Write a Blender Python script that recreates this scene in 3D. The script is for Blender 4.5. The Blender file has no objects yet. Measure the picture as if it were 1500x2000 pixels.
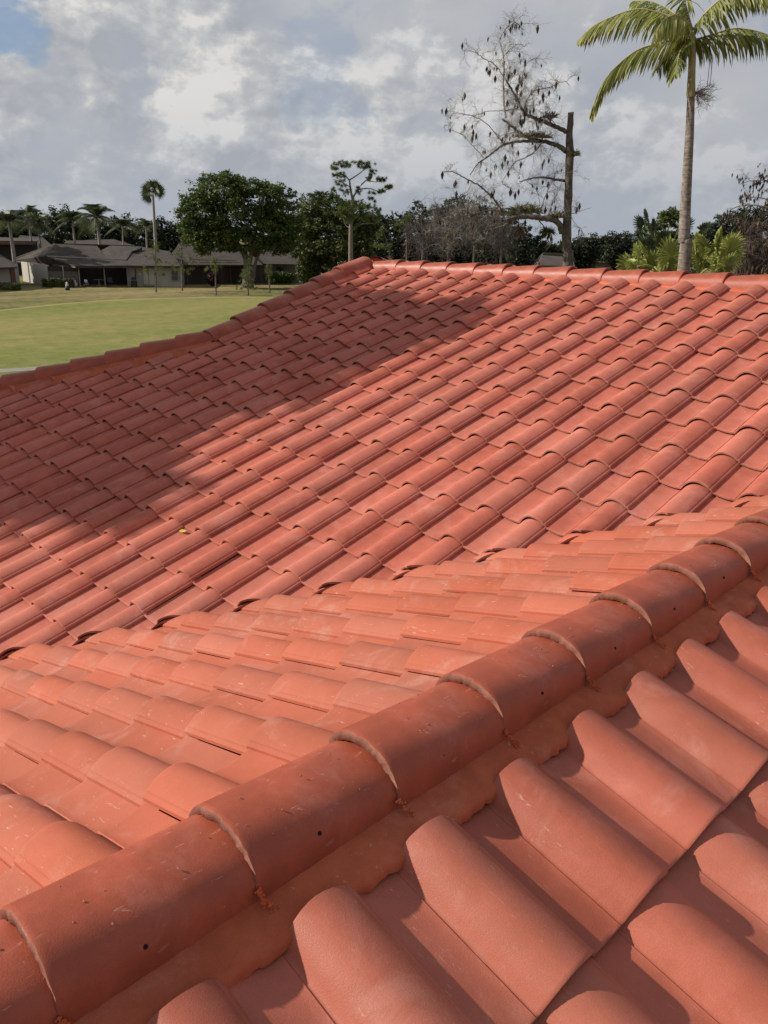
import bpy, bmesh, math, random
import numpy as np
from mathutils import Vector, Matrix, Quaternion
random.seed(7); RNG = np.random.default_rng(7)
SC = bpy.context.scene
R = math.radians
# ------------------------------------------------------------------ camera
FPX = 1587.35
CAM = np.array([4.4384, -3.5453, 1.4524])
FWD = np.array([-0.6692, 0.6719, -0.3173]); RGT = np.array([0.7045, 0.7095, 0.0166]); UPV = np.array([-0.2363, 0.2124, 0.9482])
cd = bpy.data.cameras.new('camera'); cam = bpy.data.objects.new('camera', cd); SC.collection.objects.link(cam)
cd.sensor_fit = 'HORIZONTAL'; cd.sensor_width = 36; cd.lens = 36 * FPX / 1500; cd.clip_start = .05; cd.clip_end = 3000
M4 = Matrix(((RGT[0], UPV[0], -FWD[0], CAM[0]), (RGT[1], UPV[1], -FWD[1], CAM[1]), (RGT[2], UPV[2], -FWD[2], CAM[2]), (0, 0, 0, 1)))
cam.matrix_world = M4
SC.camera = cam
# ------------------------------------------------------------------ sun and sky
SUN = Vector((-1.0, -.925, .815)).normalized()
sd = bpy.data.lights.new('sun', 'SUN'); sd.energy = 5.0; sd.angle = R(.55); sd.color = (1.0, .93, .82)
so = bpy.data.objects.new('sun', sd); SC.collection.objects.link(so)
so.rotation_euler = SUN.to_track_quat('Z', 'Y').to_euler(); so.location = SUN * 60
W_ = bpy.data.worlds.new('World'); SC.world = W_; W_.use_nodes = True
SC.view_settings.view_transform = 'Standard'; SC.view_settings.look = 'None'; SC.view_settings.gamma = 1
SC.view_settings.exposure = 0.22

class NT:
    def __init__(s, tree): s.t = tree; s.n = tree.nodes; s.l = tree.links
    def node(s, typ, **kw):
        n = s.n.new(typ)
        for k, v in kw.items():
            if k.startswith('i_'):
                key = k[2:]; key = int(key) if key.isdigit() else key.replace('_', ' ')
                s.set(n.inputs[key], v)
            else: setattr(n, k, v)
        return n
    def set(s, sock, v):
        if isinstance(v, bpy.types.NodeSocket): s.l.new(v, sock)
        else:
            try: sock.default_value = v
            except Exception: sock.default_value = tuple(v) + (1,)
    def math(s, op, a, b=0., c=0., clamp=False):
        n = s.n.new('ShaderNodeMath'); n.operation = op; n.use_clamp = clamp
        s.set(n.inputs[0], a); s.set(n.inputs[1], b); s.set(n.inputs[2], c); return n.outputs[0]
    def mix(s, f, a, b, bt='MIX'):
        n = s.n.new('ShaderNodeMix'); n.data_type = 'RGBA'; n.blend_type = bt
        s.set(n.inputs[0], f); s.set(n.inputs[6], c4(a)); s.set(n.inputs[7], c4(b)); return n.outputs[2]
    def ramp(s, f, stops, interp='LINEAR'):
        n = s.n.new('ShaderNodeValToRGB'); n.color_ramp.interpolation = interp
        e = n.color_ramp.elements
        while len(e) < len(stops): e.new(.5)
        for k, (p, c) in enumerate(stops): e[k].position = p; e[k].color = c4(c)
        s.set(n.inputs[0], f); return n.outputs[0]
    def sstep(s, x, a, b):
        n = s.n.new('ShaderNodeMapRange'); n.interpolation_type = 'SMOOTHSTEP'
        s.set(n.inputs[0], x); n.inputs[1].default_value = a; n.inputs[2].default_value = b; return n.outputs[0]
    def noise(s, vec, scale, detail=3., rough=.55, dist=0., out=0):
        n = s.n.new('ShaderNodeTexNoise'); s.set(n.inputs['Vector'], vec); s.set(n.inputs['Scale'], scale)
        n.inputs['Detail'].default_value = detail; n.inputs['Roughness'].default_value = rough; n.inputs['Distortion'].default_value = dist
        return n.outputs[out]
    def mapping(s, vec, loc=(0, 0, 0), rot=(0, 0, 0), sc=(1, 1, 1)):
        n = s.n.new('ShaderNodeMapping'); s.set(n.inputs[0], vec); n.inputs[1].default_value = loc; n.inputs[2].default_value = rot; n.inputs[3].default_value = sc
        return n.outputs[0]
def c4(v):
    if isinstance(v, (int, float)): return (v, v, v, 1)
    if isinstance(v, bpy.types.NodeSocket): return v
    return tuple(v) + (1,) if len(v) == 3 else tuple(v)

def build_world():
    g = NT(W_.node_tree); g.n.clear()
    out = g.node('ShaderNodeOutputWorld'); bg = g.node('ShaderNodeBackground')
    sky = g.node('ShaderNodeTexSky'); sky.sky_type = 'NISHITA'; sky.sun_disc = False
    sky.sun_elevation = math.asin(SUN.z); sky.sun_rotation = math.atan2(SUN.x, SUN.y); sky.altitude = 0; sky.air_density = 1.0; sky.dust_density = 1.0
    nrm = g.node('ShaderNodeVectorMath', operation='NORMALIZE'); g.set(nrm.inputs[0], g.node('ShaderNodeTexCoord').outputs['Generated']); D = nrm.outputs[0]
    sep = g.node('ShaderNodeSeparateXYZ'); g.set(sep.inputs[0], D); z = sep.outputs[2]
    def dot(v):
        n = g.node('ShaderNodeVectorMath', operation='DOT_PRODUCT'); g.set(n.inputs[0], D); n.inputs[1].default_value = tuple(v); return n.outputs['Value']
    P = g.mapping(D, loc=(1.3, .4, .2), sc=(1, 1, 1.7))
    lo = g.noise(P, 2.6, 3, .5, .2)
    def puff(scale, seed, off):
        a = g.noise(g.mapping(D, loc=(seed, seed * .7, 0), sc=(1, 1, 1.55)), scale, 10, .57, .12)
        b = g.noise(g.mapping(D, loc=(seed + off * SUN.x, seed * .7 + off * SUN.y, off * 1.5), sc=(1, 1, 1.55)), scale, 10, .57, .12)
        return a, g.math('SUBTRACT', a, b)
    n1, r1 = puff(4.1, 4.37, .034)
    n2, r2 = puff(10., 8.1, .015)
    n3, r3 = puff(23., 2.3, .007)
    n = g.math('ADD', g.math('MULTIPLY', n1, .68), g.math('ADD', g.math('MULTIPLY', n2, .24), g.math('MULTIPLY', n3, .08))); r = g.math('ADD', g.math('MULTIPLY', r1, 2.9), g.math('ADD', g.math('MULTIPLY', r2, 2.1), g.math('MULTIPLY', r3, 1.3)))
    side = g.sstep(dot(RGT / np.linalg.norm(RGT)), -.45, .45)
    base = g.ramp(g.math('ADD', lo, g.math('MULTIPLY', g.math('SUBTRACT', n2, .5), .35)), [(.36, (.45, .485, .555)), (.50, (.55, .57, .605)), (.64, (.66, .66, .665))])
    lum = g.math('ADD', g.math('ADD', r, .42), g.math('MULTIPLY', g.math('SUBTRACT', n, .5), 1.2), clamp=True)
    pc = g.ramp(lum, [(.0, (.44, .46, .50)), (.38, (.57, .58, .60)), (.60, (.70, .695, .685)), (.82, (.90, .88, .85))])
    thr = g.math('ADD', n, g.math('MULTIPLY', g.math('SUBTRACT', .45, side), .13))
    col = g.mix(g.math('MULTIPLY', g.sstep(thr, .44, .52), .92), base, pc)
    nish = g.mix(1.0, sky.outputs[0], (.10, .10, .10), 'MULTIPLY'); nish = g.mix(.5, nish, (.27, .41, .66))
    def blob(px, py, r0, r1_, w):
        v = FWD + RGT * ((px - 750) / FPX) - UPV * ((py - 1000) / FPX); v = v / np.linalg.norm(v)
        d = g.math('ADD', dot(v), g.math('MULTIPLY', g.math('SUBTRACT', .5, n2), .010)); d = g.math('ADD', d, g.math('MULTIPLY', g.math('SUBTRACT', .5, n1), .012))
        return g.math('MULTIPLY', g.sstep(d, math.cos(r1_), math.cos(r0)), w)
    hole = g.math('MAXIMUM', blob(-10, -10, .015, .055, .8), g.math('MAXIMUM', blob(610, 190, .015, .055, .35), blob(720, 255, .012, .045, .35)))
    hole = g.math('MAXIMUM', hole, g.math('MULTIPLY', g.sstep(n, .40, .33), .55))
    col = g.mix(hole, col, nish)
    col = g.mix(g.math('MULTIPLY', side, .38), col, (.40, .43, .50))
    col = g.mix(g.math('MULTIPLY', g.sstep(z, .16, .0), .70), col, (.42, .47, .55))
    col = g.mix(g.math('MULTIPLY', g.sstep(z, .30, .55), .85), col, (.40, .42, .47))
    g.set(bg.inputs[0], col); bg.inputs[1].default_value = .74
    g.l.new(bg.outputs[0], out.inputs[0])
build_world()

# ------------------------------------------------------------------ helpers
COL = SC.collection
WORLDP = set()
def tag(o, label=None, cat=None, group=None, kind=None):
    for k, v in (('label', label), ('category', cat), ('group', group), ('kind', kind)):
        if v: o[k] = v
    return o
def empty(name, loc, rz=0, label=None, cat=None, group=None):
    o = bpy.data.objects.new(name, None); COL.objects.link(o); o.location = loc; o.rotation_euler = (0, 0, rz); o.empty_display_size = .2
    tag(o, label, cat, group); return o
def mesh_obj(name, v, f, mat, parent=None, smooth=True, attr=None, mats=None, midx=None):
    me = bpy.data.meshes.new(name); me.from_pydata([tuple(map(float, p)) for p in v] if not isinstance(v, np.ndarray) else v.tolist(), [], f)
    if mats:
        for m in mats: me.materials.append(m)
        me.polygons.foreach_set('material_index', midx)
    elif mat: me.materials.append(mat)
    if smooth: me.polygons.foreach_set('use_smooth', [True] * len(me.polygons))
    if attr is not None:
        a = me.attributes.new('tilevar', 'FLOAT', 'FACE'); a.data.foreach_set('value', np.asarray(attr, dtype=np.float32))
    me.update(); o = bpy.data.objects.new(name, me); COL.objects.link(o)
    if parent:
        o.parent = parent
        if parent.name in WORLDP: o.matrix_parent_inverse = Matrix.Translation(-parent.location)   # parts of this thing are written in world coordinates
    return o
def local(o, parent):   # world-space mesh under a placed parent
    bpy.context.view_layer.update(); o.parent = parent; o.matrix_parent_inverse = parent.matrix_world.inverted(); return o
def ray(px, py): return FWD + RGT * ((px - 750) / FPX) - UPV * ((py - 1000) / FPX)
GZ = -4.45
def gpt(px, py, z=GZ):      # point of the ground under a sight line
    v = ray(px, py); s = (z - CAM[2]) / v[2]; return CAM + v * s
def at(px, dist, z=GZ):     # ground point at a plan distance in the direction of a column
    v = ray(px, 470); h = v[:2] / np.hypot(*v[:2]); return np.array([CAM[0] + h[0] * dist, CAM[1] + h[1] * dist, z])
def zat(px, py, dist):      # height of a sight line at a plan distance
    v = ray(px, py); return CAM[2] + v[2] / np.hypot(v[0], v[1]) * dist

def new_mat(name):
    m = bpy.data.materials.new(name); m.use_nodes = True; g = NT(m.node_tree); g.n.clear()
    out = g.node('ShaderNodeOutputMaterial'); b = g.node('ShaderNodeBsdfPrincipled'); g.l.new(b.outputs[0], out.inputs[0])
    return m, g, b
def simple_mat(name, col, rough=.8, var=.25, scale=3., bump=0., spec=.3, trans=0.):
    m, g, b = new_mat(name); tc = g.node('ShaderNodeTexCoord').outputs['Object']
    n = g.noise(tc, scale, 4, .6)
    lo = tuple(c * (1 - var) for c in col); hi = tuple(min(1, c * (1 + var)) for c in col)
    g.set(b.inputs['Base Color'], g.ramp(n, [(.3, lo), (.7, hi)])); b.inputs['Roughness'].default_value = rough
    b.inputs['Specular IOR Level'].default_value = spec
    if bump:
        bn = g.node('ShaderNodeBump'); bn.inputs['Strength'].default_value = bump; bn.inputs['Distance'].default_value = .02
        g.set(bn.inputs['Height'], g.noise(tc, scale * 4, 4, .6)); g.l.new(bn.outputs[0], b.inputs['Normal'])
    return m

def clay_mat(name, base, dark, dusty, rough, rowdir, tile=True, grit=1., gloss_spec=.4, bd=.0018):
    """painted concrete tile: colour drifts from tile to tile, pale scuffs along the fall, fine grain"""
    m, g, b = new_mat(name); tc = g.node('ShaderNodeTexCoord').outputs['Object']
    big = g.noise(tc, 1.3, 4, .6); mid = g.noise(tc, 9., 5, .65); fine = g.noise(tc, 330., 2, .7)
    spk = g.noise(tc, 95., 3, .7)
    col = g.ramp(g.math('ADD', g.math('MULTIPLY', big, .45), g.math('MULTIPLY', mid, .55)), [(.36, tuple(c * .92 for c in dark)), (.45, dark), (.56, base), (.70, tuple(min(1, c * 1.10) for c in base))])
    if tile:
        at_ = g.node('ShaderNodeAttribute', attribute_name='tilevar').outputs['Fac']
        col = g.mix(g.math('MULTIPLY', g.math('POWER', at_, 1.6), .42), col, dusty)
        hs = g.node('ShaderNodeHueSaturation'); g.set(hs.inputs['Value'], g.math('ADD', .91, g.math('MULTIPLY', g.math('FRACT', g.math('MULTIPLY', at_, 7.31)), .17)))
        g.set(hs.inputs['Color'], col); col = hs.outputs[0]
    # dusty film in patches
    film = g.math('MULTIPLY', g.sstep(g.noise(tc, 4.2, 6, .7, .6), .50, .70), g.math('ADD', .45, g.math('MULTIPLY', g.noise(tc, 60., 3, .7), 1.0)))
    col = g.mix(g.math('MULTIPLY', film, .38 * grit), col, tuple(min(1, c * 1.05 + .055) for c in dusty))
    # thin pale scratches, stretched along the fall
    st = g.mapping(tc, sc=rowdir)
    scr = g.math('MULTIPLY', g.sstep(g.noise(st, 24., 3, .7, .4), .63, .72), g.sstep(g.noise(tc, 3.1, 3, .6), .43, .58))
    col = g.mix(g.math('MULTIPLY', scr, .40 * grit), col, (.62, .40, .31))
    # small dark specks and pits
    pit = g.sstep(spk, .70, .80)
    col = g.mix(g.math('MULTIPLY', pit, .45 * grit), col, tuple(c * .35 for c in dark))
    hv = g.node('ShaderNodeHueSaturation'); g.set(hv.inputs['Value'], g.math('ADD', .80, g.math('MULTIPLY', fine, .40))); g.set(hv.inputs['Color'], col); col = hv.outputs[0]
    g.set(b.inputs['Base Color'], col)
    g.set(b.inputs['Roughness'], g.math('ADD', rough, g.math('MULTIPLY', g.math('SUBTRACT', mid, .5), .35)))
    b.inputs['Specular IOR Level'].default_value = gloss_spec
    bn = g.node('ShaderNodeBump'); bn.inputs['Strength'].default_value = .32; bn.inputs['Distance'].default_value = bd
    g.set(bn.inputs['Height'], g.math('ADD', g.math('MULTIPLY', fine, .9), g.math('ADD', g.math('MULTIPLY', spk, .25), g.math('MULTIPLY', mid, .15)))); g.l.new(bn.outputs[0], b.inputs['Normal'])
    return m
M_TF = clay_mat('painted_tile_far', (.465, .132, .090), (.40, .108, .072), (.48, .182, .138), .74, (6, 1, 1), gloss_spec=.16)
M_TG = clay_mat('painted_tile_weathered', (.395, .106, .063), (.37, .097, .053), (.37, .150, .108), .74, (1, 5, 1), grit=1.45, gloss_spec=.18)
M_TH = clay_mat('painted_tile_near', (.375, .096, .058), (.33, .081, .045), (.41, .145, .100), .50, (1, 6, 1), grit=1.2, gloss_spec=.42)
M_CAP = clay_mat('ridge_tile_paint', (.36, .076, .038), (.29, .061, .030), (.37, .120, .082), .50, (5, 1, 1), tile=False, grit=1.1, gloss_spec=.42)
M_RAW = clay_mat('raw_tile_edge', (.40, .19, .14), (.25, .11, .08), (.40, .24, .19), .9, (1, 1, 1), tile=False, grit=1.3, gloss_spec=.15, bd=.004)
M_MORT = clay_mat('painted_mortar', (.46, .115, .055), (.38, .090, .043), (.42, .15, .09), .8, (2, 2, 1), tile=False, grit=1.2, gloss_spec=.2, bd=.004)
M_MORT_LIT = clay_mat('painted_mortar_lit', (.56, .150, .085), (.46, .11, .06), (.54, .21, .14), .8, (2, 2, 1), tile=False, grit=1.2, gloss_spec=.2, bd=.004)  # paler copy of the mortar: sunlight on the main ridge put into its colour
M_DRIP = clay_mat('orange_paint_drip', (.62, .14, .05), (.45, .09, .035), (.55, .20, .10), .8, (2, 2, 1), tile=False, grit=1., gloss_spec=.2, bd=.004)
M_DECK = simple_mat('underlayment', (.03, .022, .02), .9)
M_FLASH = simple_mat('painted_valley_metal', (.30, .078, .04), .7)
M_STUC = simple_mat('cream_stucco', (.62, .56, .47), .9, .08, 8)
M_HOLE = simple_mat('nail_hole_dark', (.012, .008, .007), .9)

# ------------------------------------------------------------------ the tiled roof
W = .305; EXP = .3339; TT = .3378; SL = math.atan(TT); CS, SN = math.cos(SL), math.sin(SL)
PROF_S = np.array([.00, .03, .08, .14, .22, .32, .375, .388, .400, .412, .424, .437, .452, .470, .495, .53, .575, .63, .69, .76, .83, .885, .925, .950, .957, .966, .985, 1.0])
PROF_H = np.array([-.0100, -.0125, -.0163, -.0200, -.0245, -.0262, -.0248, -.0232, -.0258, -.0248, -.0212, -.0160, -.0095, -.0015, .0080, .0190, .0295, .0378, .0420, .0402, .0340, .0265, .0192, .0138, .0104, .0102, .0056, .0])
PROF_LO = [0, 2, 4, 6, 9, 11, 12, 13, 15, 17, 18, 20, 22, 27]
THK = .0118; LIFT = .0225
def tile_h(s): return np.interp(s, PROF_S, PROF_H)

class Slope:
    def plane_z(self, x, y):
        d = np.array([x, y]) - self.o[:2]; uxy = self.u[:2]; return self.o[2] + (d @ uxy / (uxy @ uxy)) * self.u[2]

    def __init__(self, o, u, r): self.o = np.array(o, float); self.u = np.array(u, float); self.r = np.array(r, float); self.n = np.cross(self.r, self.u)
    def surf_z(self, x, y, wrap=True):      # height of the tiled surface above a plan point
        uxy = self.u[:2]; d = np.array([x, y]) - self.o[:2]
        uu = d @ uxy / (uxy @ uxy); rr = d @ self.r[:2]
        s = (rr / W) % 1.0; k = (uu / EXP) % 1.0 if wrap else 1.0
        return self.o[2] + uu * self.u[2] + (tile_h(s) - LIFT * k) / CS
SF = Slope((0, 0, 0), (0, CS, SN), (1, 0, 0))
SG = Slope((2.8824, -1.8759, .1724), (CS, 0, SN), (0, -1, 0))
SH = Slope((3.865, -2.3612, .1334), (-CS, 0, SN), (0, 1, 0))
YR = 3.55
SK = Slope((0, 2 * YR, 0), (0, -CS, SN), (-1, 0, 0))
SE = Slope((-2.95 - .43 / TT, 1.27, 0), (CS, 0, SN), (0, -1, 0))
XR = 3.316; CG = -.8012; CH = 1.439

def tile_geom(idx, rng):
    s = PROF_S[idx]; h = PROF_H[idx]; m = len(idx); L = EXP + .065
    us = [0, .0022, .010, L * .5, L]
    V = []; F = []
    for k, u in enumerate(us):
        hh = np.where(h > 0, h * (1 - .13 * min(1, u / EXP)), h) - LIFT * u / EXP - (.0016 if k == 0 else 0)
        V += [(x * W, u, z) for x, z in zip(s, hh)]
    nt = len(us) * m
    for u in (0, L):
        hh = np.where(h > 0, h * (1 - .13 * min(1, u / EXP)), h) - THK - LIFT * u / EXP; hh[-1] += .0020
        V += [(x * W, u, z) for x, z in zip(s, hh)]
    for k in range(len(us) - 1):
        for q in range(m - 1): F.append((k * m + q, k * m + q + 1, (k + 1) * m + q + 1, (k + 1) * m + q))
    b0 = nt; b1 = nt + m
    nf = len(F)
    for q in range(m - 1): F.append((b0 + q + 1, b0 + q, b1 + q, b1 + q + 1))
    for q in range(m - 1): F.append((q + 1, q, b0 + q, b0 + q + 1)); 
    e = (len(us) - 1) * m
    for q in range(m - 1): F.append((e + q, e + q + 1, b1 + q + 1, b1 + q))
    F.append((m - 1,) + (b0 + m - 1, b1 + m - 1) + tuple(k * m + m - 1 for k in range(len(us) - 1, 0, -1)))
    F.append((b0, 0) + tuple(k * m for k in range(1, len(us))) + (b1,))
    mi = [0] * nf + [0] * (m - 1) + [1] * (m - 1) + [1] * (m - 1) + [0, 0]
    return np.array(V), F, mi
def bisect_tile(V, F, mi, planes):
    bm = bmesh.new(); vs = [bm.verts.new(p) for p in V]
    for f, k in zip(F, mi):
        bf = bm.faces.new([vs[i] for i in f]); bf.material_index = k
    for co, no in planes:       # keeps the side the normal points to
        r = bmesh.ops.bisect_plane(bm, geom=bm.verts[:] + bm.edges[:] + bm.faces[:], plane_co=co, plane_no=no, clear_inner=True, clear_outer=False)
        ed = [e for e in r['geom_cut'] if isinstance(e, bmesh.types.BMEdge)]
        if ed:
            rr = bmesh.ops.holes_fill(bm, edges=ed, sides=0)
            for f in rr['faces']: f.material_index = 1
        if not bm.verts: break
    bm.verts.index_update()
    V2 = np.array([v.co[:] for v in bm.verts]) if bm.verts else np.zeros((0, 3)); F2 = [tuple(v.index for v in f.verts) for f in bm.faces]; m2 = [f.material_index for f in bm.faces]
    bm.free(); return V2, F2, m2
def build_slope(name, S, mat, i0, i1, j0, j1, planes_fn, parent, lo=False, seed=1, label=None):
    rng = np.random.default_rng(seed); idx = PROF_LO if lo else list(range(len(PROF_S)))
    V0, F0, M0 = tile_geom(idx, rng); VV = []; FF = []; MM = []; AA = []; base = 0
    for i in range(i0, i1):
        for j in range(j0, j1):        # tile with its right foot at lattice (i, j); j counts courses down the slope
            V = V0.copy(); ang = rng.normal(0, .0055); du = rng.normal(0, .0034); dn = rng.normal(0, .0009)
            x = V[:, 0] - W; y = V[:, 1]
            xx = x + y * ang; yy = y - x * ang + du
            n = V[:, 2] + dn + x * rng.normal(0, .006)
            P = S.o + np.outer(xx + i * W, S.r) + np.outer(yy - j * EXP, S.u) + np.outer(n, S.n)
            pl = planes_fn(P.mean(0)); F = F0; mi = M0
            cut = []; drop = False
            for co, no in pl:
                d = (P - np.array(co)) @ np.array(no)
                if d.max() <= 1e-4: drop = True; break
                if d.min() < 0: cut.append((co, no))
            if drop: continue
            if cut: P, F, mi = bisect_tile(P, F, mi, cut)
            if len(P) == 0: continue
            VV.append(P); FF += [tuple(k + base for k in f) for f in F]; MM += mi; AA += [rng.random()] * len(F); base += len(P)
    o = mesh_obj(name, np.concatenate(VV), FF, None, parent, True, AA, [mat, M_RAW], MM)
    # crisp edges at nose and lip
    me = o.data; sh = me.attributes.new('sharp_edge', 'BOOLEAN', 'EDGE') if 'sharp_edge' not in me.attributes else me.attributes['sharp_edge']
    nor = np.zeros(len(me.polygons) * 3); me.polygons.foreach_get('normal', nor); nor = nor.reshape(-1, 3)
    le = np.zeros(len(me.loops), int); me.loops.foreach_get('edge_index', le)
    lt = np.zeros(len(me.polygons), int); me.polygons.foreach_get('loop_total', lt); lp = np.repeat(np.arange(len(lt)), lt)
    first = np.full(len(me.edges), -1); second = np.full(len(me.edges), -1)
    first[le[::-1]] = lp[::-1]; second[le] = lp
    dt = (nor[first] * nor[second]).sum(1); sh.data.foreach_set('value', (dt < .80))
    if label: o['label'] = label
    return o
EAVE = -1.2
house = empty('tiled_roof_house', (0, 0, GZ), 0, 'foreground house under a large terracotta S-tile roof with valley and rounded ridge tiles', 'house')
PH = house; WORLDP.add(house.name)
def pf(c):   # front slope
    L = []
    if c[1] > 1.27 - 0: L.append(((-2.875, 0, 0), (1, 0, 0)))
    if c[0] < -2.6 and c[1] < 1.9: L.append(((-2.95, 1.27, 0), (1, -1, 0))) if False else None
    if c[0] < -2.7: L.append(((-2.93 + .09, 1.29 - .09, 0), (.7071, -.7071, 0))) if c[1] <= 1.27 else None
    L.append(((XR - .0, XR - 2.372 + .004, 0), (-.7071, .7071, 0)) if c[0] < XR else ((XR, .944 + .045, 0), (.7071, .7071, 0)))
    L.append(((0, YR - .178, 0), (0, -1, 0))); L.append(((0, -3.55, 0), (0, 1, 0)))
    return [x for x in L if x]
def pg(c):
    return [((XR, XR - 2.372 + .085, 0), (.7071, -.7071, 0)), ((3.20, 0, 0), (-1, 0, 0))]
def phh(c):
    return [((XR, .944 - .04, 0), (-.7071, -.7071, 0)), ((3.488, 0, 0), (1, 0, 0))]
def pk(c):
    L = [((0, YR + .02, 0), (0, 1, 0))]
    L.append(((-2.93, 0, 0), (1, 0, 0)) if c[1] < 2 * YR - 1.27 else ((-2.93, 2 * YR - 1.27, 0), (.7071, .7071, 0)))
    return L
def pe(c):
    return [((-2.96, 0, 0), (-1, 0, 0)), ((-2.96, 1.27, 0), (-.7071, .7071, 0)), ((-2.96, 2 * YR - 1.27, 0), (-.7071, -.7071, 0))]
build_slope('tiled_slope', SF, M_TF, -26, 32, -11, 12, pf, PH, seed=3)
build_slope('tiled_slope', SG, M_TG, -11, 16, -2, 13, pg, PH, seed=4, label='shallow lit slope of dusty tiles falling left into the valley')
build_slope('tiled_slope', SH, M_TH, -12, 13, 0, 13, phh, PH, seed=5, label='nearest slope of large tiles falling to the lower right')
build_slope('tiled_slope', SK, M_TF, -31, 26, -11, 4, pk, PH, lo=True, seed=6)
build_slope('tiled_slope', SE, M_TF, -25, 8, -4, 4, pe, PH, lo=True, seed=8)

# decking below the tiles (closes the roof) and the walls that carry it
def deck():
    d = .085; V = []; F = []
    def poly(pts, zf):
        b = len(V); V.extend([(x, y, zf(x, y) - d) for x, y in pts]); F.append(tuple(range(b, b + len(pts))))
    zF = lambda x, y: TT * y; zG = lambda x, y: TT * x + CG; zH = lambda x, y: -TT * x + CH; zK = lambda x, y: TT * (2 * YR - y); zE = lambda x, y: .43 + TT * (x + 2.95)
    poly([(-2.95, YR), (-2.95, 1.27), (-7.6, -3.38), (-1.01, -3.38), (XR, XR - 2.372), (7.64, -3.38), (9.7, -3.38), (9.7, YR)], zF)
    poly([(-1.01, -3.38), (-1.01, -5.6), (XR, -5.6), (XR, XR - 2.372)], zG)
    poly([(XR, XR - 2.372), (XR, -5.6), (7.64, -5.6), (7.64, -3.38)], zH)
    poly([(-2.95, YR), (9.7, YR), (9.7, 8.2), (-4.9, 8.2), (-2.95, 2 * YR - 1.27)], zK)
    poly([(-2.95, 1.27), (-2.95, 2 * YR - 1.27), (-7.6, 10.3), (-7.6, -3.38)], zE)
    o = mesh_obj('roof_deck', V, F, M_DECK, PH, False)
deck()
def prism(name, pts, z0, z1, mat, parent):      # vertical prism over a plan outline; z1 may be a list
    n = len(pts); z1 = z1 if isinstance(z1, (list, tuple)) else [z1] * n
    V = [(x, y, z0) for x, y in pts] + [(x, y, z) for (x, y), z in zip(pts, z1)]
    F = [tuple(range(n))[::-1], tuple(range(n, 2 * n))] + [(k, (k + 1) % n, n + (k + 1) % n, n + k) for k in range(n)]
    return mesh_obj(name, V, F, mat, parent, False)
prism('wall', [(-7.0, -2.8), (9.3, -2.8), (9.3, 9.6), (-7.0, 9.6)], GZ, -1.35, M_STUC, PH)
prism('wall', [(-.5, -5.4), (7.1, -5.4), (7.1, -2.81), (-.5, -2.81)], GZ, -1.35, M_STUC, PH)
mesh_obj('gable_wall', [(-.9, -5.4, -1.34), (XR, -5.4, .1), (7.5, -5.4, -1.34)], [(0, 1, 2)], M_STUC, PH, False)
mesh_obj('gable_wall', [(-2.94, 1.3, .30), (-2.94, YR, 1.03), (-2.94, 2 * YR - 1.3, .30)], [(0, 1, 2)], M_STUC, PH, False)
mesh_obj('gable_wall', [(9.5, -3.3, -1.34), (9.5, YR, 1.03), (9.5, 9.9, -1.3)], [(0, 1, 2)], M_STUC, PH, False)
for a_, b_, z_ in (((XR, XR - 2.37), (-1.2, -3.57), TT),):
    n = np.array([-.7071, .7071]) * .18
    P = [np.array(a_) - n, np.array(a_) + n, np.array(b_) + n, np.array(b_) - n]
    mesh_obj('valley_flashing', [(p[0], p[1], TT * (a_[1] if k in (0, 1) else b_[1]) - .07) for k, p in enumerate(P)], [(0, 1, 2, 3)], M_FLASH, PH, False)

# ------------------------------------------------------------------ ridge, hip and rake tiles with their mortar
CW, CHH, CT, CE = .122, .096, .0255, .3833
def cap_mesh(rng, L=.455):
    seed0 = rng.random() * 50
    na, V, F, mi = 34, [], [], []
    us = [-.0015, .003, .012, .10, .22, L]
    def prof(u, inner, k):
        f = 1 - .03 * max(0, u) / CE
        w = CW * f - ((.4 * CT if u > .1 else CT) if inner else 0); h = CHH * (1 - .125 * max(0, u) / CE) - (CT if inner else 0)
        if k == 0 and not inner: w -= .002; h -= .002
        out = []
        for q in range(na):
            a = math.pi * q / (na - 1); c, s = math.cos(a), math.sin(a)
            c2 = math.copysign(abs(c) ** .93, c); zz = h * s
            out.append(((w + .005 * (1 - s) ** 4) * c2, zz - .034 * (1 - s) ** 4 - .018 * max(0, u) / CE * s))
        return out
    for k, u in enumerate(us):
        for (x, z) in prof(u, False, k):
            jit = .0022 * (vnoise(x * 60 + z * 40, seed0) - .5) + rng.normal(0, .0004) if k == 0 else 0
            V.append((x, u + jit * 1.6, z + jit))
    for k, u in enumerate((us[0], L)):
        for (x, z) in prof(u, True, k): V.append((x, u + (rng.normal(0, .0012) if k == 0 else 0), z + (rng.normal(0, .0012) if k == 0 else 0)))
    n = len(us) * na
    for k in range(len(us) - 1):
        for q in range(na - 1): F.append((k * na + q, (k + 1) * na + q, (k + 1) * na + q + 1, k * na + q + 1)); mi.append(0)
    for q in range(na - 1): F.append((n + q, n + q + 1, n + na + q + 1, n + na + q)); mi.append(1)
    for q in range(na - 1): F.append((q, q + 1, n + q + 1, n + q)); mi.append(1)
    for q in (0, na - 1):
        F.append(tuple(k * na + q for k in range(len(us))) + (n + na + q, n + q)); mi.append(1)
    return np.array(V), F, mi
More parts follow.
